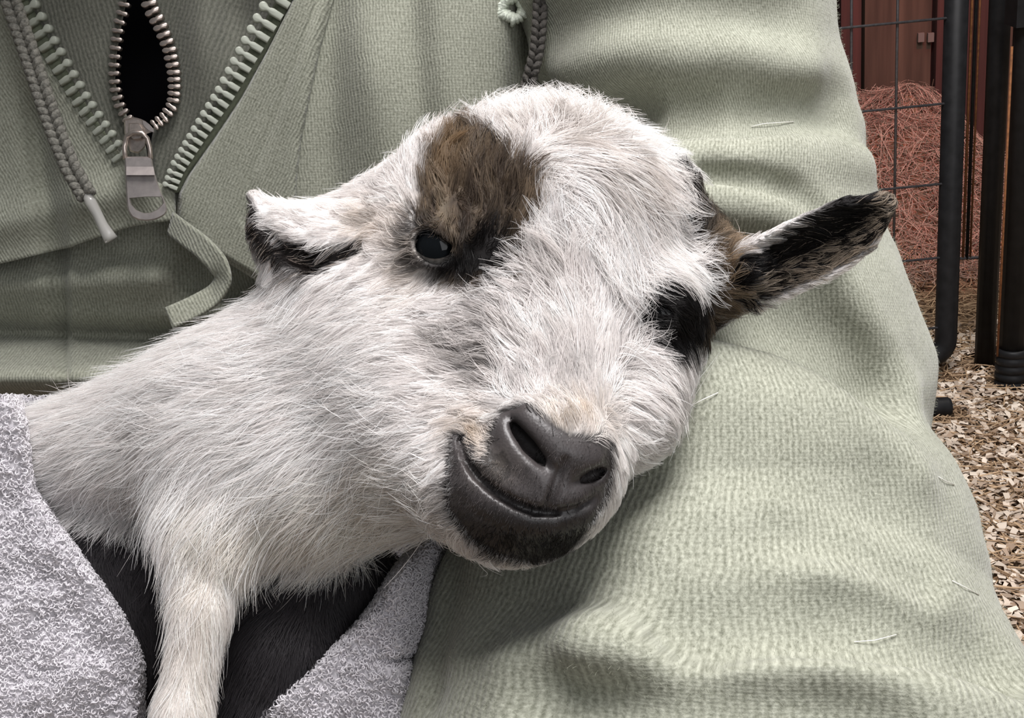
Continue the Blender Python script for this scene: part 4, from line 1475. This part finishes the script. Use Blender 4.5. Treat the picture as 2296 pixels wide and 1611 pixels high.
def extrude_outline(ol, z0, z1, bev, sh=0.30):
    """closed outline (n,2) to a slab with a rounded front"""
    ol = np.asarray(ol, float)
    n = len(ol)
    spine = np.c_[ol[:, 0] * 0.86 + ol[:, 0].mean() * 0.14, 0 * ol[:, 1]]
    rings = [np.c_[ol, np.full(n, z0)], np.c_[ol, np.full(n, z1 - bev)]]
    for q in (0.35, 0.7, 1.0):
        k = 1 - math.cos(q * math.pi / 2) * 1.0
        rings.append(np.c_[ol + (spine - ol) * (0.08 + sh * k) * q, np.full(n, z1 - bev + bev * math.sin(q * math.pi / 2))])
    V = np.concatenate(rings)
    m = len(rings)
    Fq = [tuple(range(n))[::-1], tuple(range((m - 1) * n, m * n))]
    for k in range(m - 1):
        Fq += [(k * n + j, k * n + (j + 1) % n, (k + 1) * n + (j + 1) % n, (k + 1) * n + j) for j in range(n)]
    return V, Fq


half = [(-2.0, .80), (0.5, .84), (1.0, .70), (1.35, .50), (1.75, .56), (2.1, .85), (2.5, 1.06), (2.95, 1.08), (3.35, .88), (3.65, .5), (3.75, .0)]
P_OUT = np.array(half + [(x, -y) for x, y in half[-2::-1]])
mhalf = [(-1.9, .15), (-1.7, .5), (-1.2, .78), (-0.5, .74), (0.0, .55), (0.5, .72), (1.1, .80), (1.6, .62), (1.9, .3), (2.0, 0)]
M_OUT = np.array(mhalf + [(x, -y) for x, y in mhalf[-2::-1]])
m_plastic = plain('sage_plastic_teeth', (0.42, 0.44, 0.375), rough=0.35)
m_metal = plain('bronze_metal', (0.50, 0.43, 0.385), rough=0.30, metal=0.85, noise=0.3, scale=500)
m_nickel = plain('dark_nickel', (0.40, 0.36, 0.345), rough=0.38, metal=0.75, noise=0.2, scale=300, bump=0.05)


def tooth_mesh(name, ol, z0, z1, bev, mat):
    V, Fq = extrude_outline(ol, z0, z1, bev)
    me = bpy.data.meshes.new(name)
    me.from_pydata((V / 1000).tolist(), [], Fq)
    me.polygons.foreach_set('use_smooth', np.ones(len(me.polygons), bool))
    me.materials.append(mat)
    return me


me_pl = tooth_mesh('plastic_tooth', P_OUT, -1.0, 1.1, 0.7, m_plastic)
me_mt = tooth_mesh('metal_tooth', M_OUT, -0.9, 1.0, 0.7, m_metal)


def place_teeth(line, pitches, side, me, sc, dfun, off, parent, shift=0.0, name='zipper_tooth', turn=0.0):
    for x, y, tx, ty, s in resample(line, pitches):
        sx, sy = (ty, -tx) if side > 0 else (-ty, tx)        # towards the opening, in the picture
        k = np.interp(s, [0, 1], sc) if hasattr(sc, '__len__') else sc
        p = pt(x + sx * shift, y + sy * shift, dfun(x, y) - off)
        ex = np.array([sx, -sy, 0.0])
        ez = np.array([0, 0, 1.0]) + turn * ex
        ez /= np.linalg.norm(ez)
        ex = ex - ez * (ex @ ez)
        ex /= np.linalg.norm(ex)
        ey = np.cross(ez, ex)
        M = Matrix((RM @ np.stack([ex, ey, ez], 1)).tolist()).to_4x4()
        o = bpy.data.objects.new(name, me)
        COL.objects.link(o)
        o.parent = parent
        o.matrix_local = Matrix.Translation(Vector(to_world(p)) - wloc(parent)) @ M @ Matrix.Scale(k, 4)


place_teeth(TR_TAPE, (33, 14), -1, me_pl, (1.8, 1.0), torso, 7.0, OR, shift=8, turn=-0.25)
place_teeth(TL_TAPE, (33, 24), 1, me_pl, (1.6, 1.2), torso, 7.0, OL, shift=6, turn=-0.25)
HOLE_L = np.array([(288, -30), (280, 20), (268, 60), (262, 110), (258, 160), (262, 205), (272, 240), (290, 268)], float)
HOLE_R = np.array([(322, -30), (336, 20), (358, 60), (378, 110), (388, 160), (390, 200), (386, 235), (368, 262), (345, 280)], float)
place_teeth(HOLE_L, (21, 17), -1, me_mt, (1.2, 1.1), torso, 4.0, L_in, shift=2)
place_teeth(HOLE_R, (21, 13), 1, me_mt, (1.6, 1.15), torso_in, 5.5, R_in, shift=2)

# metal slider and pull tab
zp = empty('zip_slider', to_world(pt(312, 285, 495)), None, None)
zp.parent = person
zp.location = Vector(to_world(pt(312, 285, 495))) - wloc(person)


from mathutils.geometry import tessellate_polygon


def px_plate(name, outer, d, th, mat, parent, hole=None, dfun=None):
    """flat metal plate from photo outlines; d depth, th thickness"""
    outer = np.asarray(outer, float)
    n = len(outer)
    dd = (lambda q: np.full(len(q), d)) if dfun is None else dfun
    if hole is None:
        c = outer.mean(0)
        inn = c + (outer - c) * 0.90
        V = np.concatenate([pt(outer[:, 0], outer[:, 1], dd(outer) + th), pt(outer[:, 0], outer[:, 1], dd(outer) + th * 0.25), pt(inn[:, 0], inn[:, 1], dd(inn))])
        Fq = [tuple(range(n)), tuple(range(2 * n, 3 * n))[::-1]]
        for k in (0, 1):
            Fq += [(k * n + j, (k + 1) * n + j, (k + 1) * n + (j + 1) % n, k * n + (j + 1) % n) for j in range(n)]
    else:
        hole = np.asarray(hole, float)
        ch = hole.mean(0)
        nrm = np.roll(outer, -1, 0) - np.roll(outer, 1, 0)
        nrm = np.c_[-nrm[:, 1], nrm[:, 0]] / np.linalg.norm(nrm, axis=1, keepdims=True)
        nrm *= np.sign(((outer.mean(0) - outer) * nrm).sum(1).mean())
        inn, hin = outer + nrm * 3.0, hole + (hole - ch) * 0.07
        rings = [(outer, th), (outer, th * 0.3), (inn, 0.0), (hin, 0.0), (hole, th * 0.3), (hole, th)]
        V = np.concatenate([pt(r[:, 0], r[:, 1], dd(r) + z) for r, z in rings])
        Fq = [(k * n + j, (k + 1) * n + j, (k + 1) * n + (j + 1) % n, k * n + (j + 1) % n) for k in (0, 1, 3, 4) for j in range(n)]
        for (ra, ka), (rb, kb) in (((inn, 2), (hin, 3)), ((outer, 0), (hole, 5))):
            tri = tessellate_polygon([[Vector((*q, 0)) for q in ra], [Vector((*q, 0)) for q in rb]])
            Fq += [tuple(ka * n + i if i < n else kb * n + i - n for i in tr) for tr in tri]
    return mesh_obj(name, to_world(V), Fq, mat, parent, smooth=False)


def ring_pts(poly, n):
    """n points evenly round a closed outline"""
    poly = np.asarray(poly + poly[:1], float)
    L = np.concatenate([[0], np.cumsum(np.hypot(*np.diff(poly, axis=0).T))])
    s = np.linspace(0, L[-1], n, endpoint=False)
    return np.c_[np.interp(s, L, poly[:, 0]), np.interp(s, L, poly[:, 1])]


D_TAB = 489.0
tab_o = ring_pts([(279, 352), (310, 351), (340, 352), (344, 375), (350, 398), (361, 430), (374, 462), (375, 474), (368, 484), (350, 493), (330, 496), (310, 494), (294, 486), (286, 470), (283, 440), (281, 395)], 48)
tab_h = ring_pts([(292, 445), (326, 442), (362, 442), (365, 456), (354, 469), (338, 477), (322, 478), (306, 471), (295, 459)], 48)
ang_o = np.arctan2(tab_o[:, 1] - 459, tab_o[:, 0] - 328)
ang_h = np.arctan2(tab_h[:, 1] - 459, tab_h[:, 0] - 328)
tab_o, tab_h = tab_o[np.argsort(ang_o)], tab_h[np.argsort(ang_h)]
tab = px_plate('pull_tab', tab_o, D_TAB, 2.2, m_nickel, zp, hole=tab_h, dfun=lambda q: D_TAB - 0.010 * (q[:, 1] - 380))
V, Fq = box_w(0, 1, 0, 1, 0, 1)
band = [(283, 374, 488.8), (344, 374, 488.8), (347, 393, 486.9), (283, 393, 486.9)]
V = np.concatenate([pt(*np.array(band).T), pt(*(np.array(band) + [0, 0, 1.5]).T)])
mesh_obj('tab_fold', to_world(V), [(0, 3, 2, 1), (4, 5, 6, 7), (0, 1, 5, 4), (1, 2, 6, 5), (2, 3, 7, 6), (3, 0, 4, 7)], m_nickel, tab, smooth=False)
V, Fq = tube_w([Vector(to_world(pt(x, y, d))) for x, y, d in ((281, 356, 490), (279, 330, 491), (284, 306, 491), (300, 297, 489), (318, 298, 489), (330, 310, 490), (336, 332, 491), (338, 356, 490))], 0.0009, 8)
mesh_obj('bail', V, Fq, m_metal, zp)
px_plate('slider_body', ring_pts([(278, 268), (300, 262), (325, 270), (346, 292), (340, 300), (330, 296), (326, 330), (312, 345), (292, 342), (284, 318), (278, 296)], 24), 493, 4.5, m_metal, zp)
px_plate('slider_arch', ring_pts([(290, 276), (312, 276), (322, 292), (316, 312), (298, 314), (288, 298)], 20), 490.5, 3.0, m_metal, zp)
px_plate('slider_wing', ring_pts([(318, 268), (332, 276), (346, 291), (345, 298), (334, 294), (320, 280)], 18), 489.5, 1.6, m_nickel, zp)


# ---- plaited drawstrings
def braid(name, path, rpx, pitch_px, mat, parent, label=None, turns=None):
    path = np.asarray(path, float)               # photo x, y, depth
    seg = np.hypot(*np.diff(path[:, :2], axis=0).T)
    L = np.concatenate([[0], np.cumsum(seg)])
    n = int(L[-1] / 2.4)
    s = np.linspace(0, L[-1], n)
    x, y, d = (np.interp(s, L, path[:, k]) for k in range(3))
    x, y = (np.convolve(np.pad(q, 6, 'edge'), np.ones(13) / 13, 'valid') for q in (x, y))
    tx, ty = np.gradient(x), np.gradient(y)
    ll = np.hypot(tx, ty)
    nx_, ny_ = -ty / ll, tx / ll
    root = empty(name, to_world(pt(x[0], y[0], d[0])), None, None)
    root.parent = parent
    root.location = Vector(to_world(pt(x[0], y[0], d[0]))) - wloc(parent)
    if label: root['label'] = label
    mm = d.mean() / FPX
    for k in range(4):
        ph = 2 * math.pi * (s / (pitch_px * 2)) + k * math.pi / 2
        lat = np.sin(ph) * rpx * 0.62
        dep = np.sin(2 * ph + 0.4) * rpx * 0.42 * mm
        P = pt(x + nx_ * lat, y + ny_ * lat, d + dep)
        V, Fq = tube_w([Vector(q) for q in to_world(P)], rpx * 0.44 * mm / 1000, 9)
        mesh_obj('strand', V, Fq, mat, root)
    return root


m_cord = plain('grey_cotton_cord', (0.15, 0.145, 0.125), rough=0.9, noise=0.7, scale=900, bump=0.6)
m_cord_d = plain('dark_cotton_cord', (0.055, 0.050, 0.044), rough=0.9, noise=0.6, scale=900, bump=0.6)
cord = braid('drawstring', [(8, -50, 490), (30, 20, 490), (62, 110, 489), (95, 210, 488), (130, 310, 488), (160, 380, 488), (196, 442, 489)], 23, 36, m_cord, person,
             label='grey plaited drawstring with a clear plastic tip')
m_aglet, t, b = nt('clear_plastic_tip')
b.inputs['Base Color'].default_value = (0.80, 0.78, 0.74, 1)
b.inputs['Roughness'].default_value = 0.18
b.inputs['Transmission Weight'].default_value = 0.6
ag = [(194, 436, 489), (204, 455, 489), (218, 480, 489), (230, 505, 489), (243, 528, 489), (250, 539, 489)]
V, Fq = tube_w([Vector(to_world(pt(*a))) for a in ag], [0.0020, 0.0021, 0.0019, 0.0019, 0.0024, 0.0026], 12)
mesh_obj('aglet', V, Fq, m_aglet, cord)
braid('drawstring', [(1214, -60, 478), (1212, 0, 478), (1209, 60, 478), (1205, 110, 479), (1195, 150, 480), (1184, 190, 482), (1176, 240, 484)], 17, 36, m_cord_d, person,
      label='dark plaited drawstring hanging in the crease beside the sleeve')

# ---- looped tail of tape under the zip
def ribbon(name, path, wid, mat, parent, thick=1.2, label=None):
    """path rows: photo x, y, depth, width direction (dx, dy, dz mm)"""
    a = np.asarray(path, float)
    t = np.linspace(0, len(a) - 1, 40)
    A = np.stack([np.interp(t, np.arange(len(a)), a[:, k]) for k in range(a.shape[1])], 1)
    for _ in range(3):
        A[1:-1] = (A[:-2] + 2 * A[1:-1] + A[2:]) / 4
    c = pt(A[:, 0], A[:, 1], A[:, 2])
    w = np.stack([A[:, 3], -A[:, 4], A[:, 5]], 1)
    w /= np.linalg.norm(w, axis=1, keepdims=True)
    us = np.linspace(-0.5, 0.5, 9)
    top = c[:, None, :] + w[:, None, :] * us[None, :, None] * wid
    return thick_sheet(name, top, thick, mat, parent, 0.5, label)


ribbon('zip_tape_tail', [(380, 500, 500, .3, -1, .1), (408, 522, 494, .35, -1, .2), (450, 552, 488, .5, -.9, .3), (486, 590, 486, .8, -.6, .4), (500, 628, 488, .8, .3, .6), (478, 662, 490, .35, .9, .4),
                         (430, 690, 489, .35, .95, .25), (378, 713, 488, .4, .95, .2)], 8.4, m_sage_f, person, thick=1.2, label='folded tail of green tape curling out below the zip')


# ---- lower band and lap folds of the hoodie, in the shade under the goat
def hemd(px, py):
    d = torso(px, py) + 13
    d = d - 9 * np.exp(-((py - 640 + 0.05 * px) / 45) ** 2) * sstep(420, 330, px) + 14 * np.exp(-((py - 745 - 0.03 * px) / 26) ** 2)
    d = d - 26 * np.exp(-((py - 850) / 48) ** 2) * sstep(430, 250, px)
    d = d + 8 * np.exp(-((px - 430) / 40) ** 2 - ((py - 620) / 70) ** 2)
    d = d - 7 * np.exp(-((py - 700 - 0.1 * (px - 500)) / 30) ** 2) * sstep(400, 520, px)
    d = d + 8 * np.exp(-((py - 650 - 0.1 * (px - 500)) / 22) ** 2) * sstep(430, 540, px)
    return d


sheet('hem_band', [440, 560, 700, 1300], [-1100] * 4, [860] * 4, hemd, m_sage_f, person, off=2.5, nx=230, ny=110, ang=0.0, label='lower band of the green hoodie folded in shade')
# stitched eyelet where the cord leaves the hoodie: a ring of pale yarn stitches
V_, F_ = [], []
for k in range(34):
    a_ = 2 * math.pi * k / 34 + rng.normal(0, 0.06)
    r0, r1 = rng.uniform(0.30, 0.5), rng.uniform(0.85, 1.15)
    cxp, cyp, dd_ = 1150, 18, float(torso(1150, 18)) - 7.5
    path = []
    for q in np.linspace(r0, r1, 5):
        path.append(Vector(to_world(pt(cxp + 40 * q * math.cos(a_), cyp + 34 * q * math.sin(a_), dd_ - 2.6 * math.sin((q - r0) / (r1 - r0) * math.pi)))))
    v_, f_ = tube_w(path, 0.00085, 6)
    F_ += [tuple(i + len(V_) for i in q) for q in f_]
    V_ += v_
m_yarn = plain('pale_green_yarn', (0.60, 0.64, 0.55), rough=0.9, noise=0.3, scale=900, bump=0.4)
eyl = mesh_obj('eyelet_stitching', V_, F_, m_yarn, OR)
eyl['label'] = 'pale fuzzy stitched eyelet'

# ---- the wearer's unseen head and neck, added above the frame to shade the torso
HC = w2m([[-0.105, 0.445, 0.975]])[0]
AX = RM.T                                       # world axes in the modelling frame: columns x, y, z


def hw(x, y, z):
    return (HC + (RM.T @ np.array([x, y, z])) * 1.0).astype(np.float32)


def f_face(p):
    d = s_sphere(hw(0, 10, 25), 78)(p)
    d = smin(d, s_cone(hw(0, -25, -10), hw(0, -30, -70), 62, 42), 40) if False else smin(d, s_cone(hw(0, -25, -10), hw(0, -32, -68), 60, 40)(p), 40)
    d = smin(d, s_cone(hw(0, -84, 0), hw(0, -98, -28), 8, 13)(p), 14)
    for sx in (-1, 1):
        d = smax(d, -s_sphere(hw(sx * 30, -92, 8), 17)(p), 14)
        d = smin(d, s_sphere(hw(sx * 30, -70, 6), 12)(p), 3)
        d = smin(d, s_ell(hw(sx * 78, 15, -10), (9, 20, 20))(p), 6)
    d = smin(d, s_cone(hw(-14, -80, -62), hw(14, -80, -62), 6, 6)(p), 6)
    return smin(d, s_cone(hw(0, 30, -40), hw(0, 90, -200), 52, 60)(p), 30)


def f_hair(p):
    d = s_ell(hw(0, 24, 30), (90, 92, 88))(p)
    d = smin(d, s_cone(hw(0, 70, 0), hw(0, 90, -130), 62, 40)(p), 30)
    return smax(d, -s_sphere(hw(0, -105, -50), 92)(p), 10)


for nm, ff, col, lab in (('head', f_face, (0.55, 0.36, 0.27), None), ('hair', f_hair, (0.07, 0.045, 0.03), 'dark brown hair')):
    FF_, LO_, H_ = grid_sdf(ff, HC - 260, HC + 190, 5, 2)
    HV, HQ = surface_nets(FF_, LO_, H_)
    ho = mesh_obj(nm, to_world(HV), HQ, plain('person_' + nm, col, rough=0.6, noise=0.15, scale=60), person)

# ---- single white goat hairs caught on the sleeve
m_loose = plain('loose_white_hair', (0.85, 0.83, 0.78), rough=0.5)
for pts_, lab in (([(1685, 284), (1710, 278), (1745, 275), (1780, 273)], 'white hair lying on the upper sleeve above the dark ear'),
                  ([(1548, 912), (1575, 897), (1610, 881)], 'white hair on the sleeve beside the goat cheek'),
                  ([(2105, 1070), (2122, 1080), (2140, 1088)], 'short white hair near the right edge of the sleeve'),
                  ([(2135, 1303), (2165, 1318), (2195, 1335)], 'white hair on the lower sleeve at the right'),
                  ([(1915, 1440), (1960, 1437), (2010, 1424)], 'white hair in the deep lower sleeve fold')):
    a_ = np.array(pts_, float)
    dd_ = surf(f_sleeve, a_[:, 0], a_[:, 1])
    bow = np.sin(np.linspace(0, 1, len(a_)) * math.pi) * 1.0
    V, Fq = tube_w([Vector(q) for q in to_world(pt(a_[:, 0], a_[:, 1], dd_ - 0.5 - bow))], 0.00014, 5)
    tag(mesh_obj('loose_hair', V, Fq, m_loose), lab, 'hair', 'stray goat hairs on the sleeve')
# ================================================================== the towel
LOBE_L = [(-1100, 850), (20, 850), (65, 950), (88, 1100), (142, 1182), (190, 1245), (238, 1310), (280, 1370), (314, 1440), (330, 1490), (328, 1560), (320, 1620), (270, 2300), (-1100, 2300)]
LOBE_R = [(872, 1292), (835, 1345), (790, 1400), (735, 1445), (690, 1490), (630, 1540), (575, 1590), (530, 1660), (440, 1800), (420, 2300), (1200, 2300), (1200, 1180), (960, 1200)]


def towel_d(px, py):
    P = np.stack([px / 7.0, py / 7.0, 0 * px], -1)
    a, b = poly_sd(px, py, LOBE_L), poly_sd(px, py, LOBE_R)
    sl = np.clip(-(a - 4) / 34, 0, 1)
    sr = np.clip(-(b - 4) / 34, 0, 1)
    rl, rr = np.sqrt(1 - (1 - sl) ** 2), np.sqrt(1 - (1 - sr) ** 2)
    d = 484 - rl * (74 + 10 * sstep(60, 400, -a)) - rr * (84 - 34 * sstep(890, 1010, px))
    d = d - 24 * np.exp(-((px - 300) / 130) ** 2 - ((py - 850) / 40) ** 2)
    slit = np.exp(-((px - 920) / 34) ** 2 - ((py - 1476 + 0.18 * (px - 920)) / 11) ** 2)
    d = d + 17 * slit
    d = d + 0.00012 * np.clip(-60 - px, 0, None) ** 2
    return d + 2.2 * vnoise(P, 22, 41) + 1.0 * vnoise(P, 8, 42)


m_towel = plain('lavender_grey_terry_base', (0.50, 0.48, 0.505), rough=0.95, noise=0.3, scale=500, bump=0.5)
towel = empty('towel', to_world(pt(300, 1600, 450)), 'lavender grey terry towel wrapped around the goat', 'towel')
ny, nx = 240, 320
xs = np.linspace(-760, 1090, nx)
ytop = np.interp(xs, [-760, 140, 205, 260, 330, 390, 460, 620, 850, 1090], [894, 894, 884, 862, 846, 842, 862, 930, 1120, 1180])
v = np.linspace(0, 1, ny)[:, None]
X = np.repeat(xs[None, :], ny, 0)
Y = ytop[None, :] + (2150 - ytop[None, :]) * v
D = towel_d(X, Y) + 4 * np.exp(-((Y - ytop[None, :]) / 8) ** 2)
TOP = pt(X, Y, D)
cloth = thick_sheet('cloth', TOP, 3.0, m_towel, towel)
# terry loops
g1, g2 = np.gradient(TOP, axis=1), np.gradient(TOP, axis=0)
nr = np.cross(g2, g1)
nr /= np.linalg.norm(nr, axis=-1, keepdims=True)
nr *= np.where((nr * TOP).sum(-1, keepdims=True) > 0, -1, 1)
ar = np.linalg.norm(np.cross(g1, g2), axis=-1)
vis = ((poly_sd(X, Y, LOBE_L) < 30) | (poly_sd(X, Y, LOBE_R) < 30) | (Y < 960)) & (X > -740) & (Y < 2130) & (X < 1060)
w = (ar * vis).ravel()
N_L = 100000
k = rng.choice(w.size, N_L, p=w / w.sum())
ctr = TOP.reshape(-1, 3)[k] + g1.reshape(-1, 3)[k] * rng.uniform(-.5, .5, N_L)[:, None] + g2.reshape(-1, 3)[k] * rng.uniform(-.5, .5, N_L)[:, None]
nn = nr.reshape(-1, 3)[k]
ra = rng.normal(size=(N_L, 3))
e1 = np.cross(nn, ra)
e1 /= np.linalg.norm(e1, axis=1, keepdims=True)
e2 = np.cross(nn, e1)
th = np.linspace(0, 1, 7)[None, :, None]
rad = rng.uniform(0.45, 0.95, N_L)[:, None, None]
sp = rng.uniform(3.2, 5.2, N_L)[:, None, None]
LP = ctr[:, None, :] + nn[:, None, :] * (np.sin(th * math.pi) * rng.uniform(0.6, 1.7, N_L)[:, None, None] - 0.2) \
    + e1[:, None, :] * rad * np.cos(th * sp) + e2[:, None, :] * rad * np.sin(th * sp)
LR = np.repeat((0.175 * rng.uniform(0.8, 1.25, N_L))[:, None], 7, 1)
LC = np.array([0.74, 0.715, 0.745]) * rng.uniform(0.75, 1.12, (N_L, 1))
m_loop = tinted('terry_loop', rough=0.8, spec=0.15, transl=0.15)
lp = curves_obj('terry_loops', LP, LR, m_loop, towel, LC)
lp['kind'] = 'stuff'
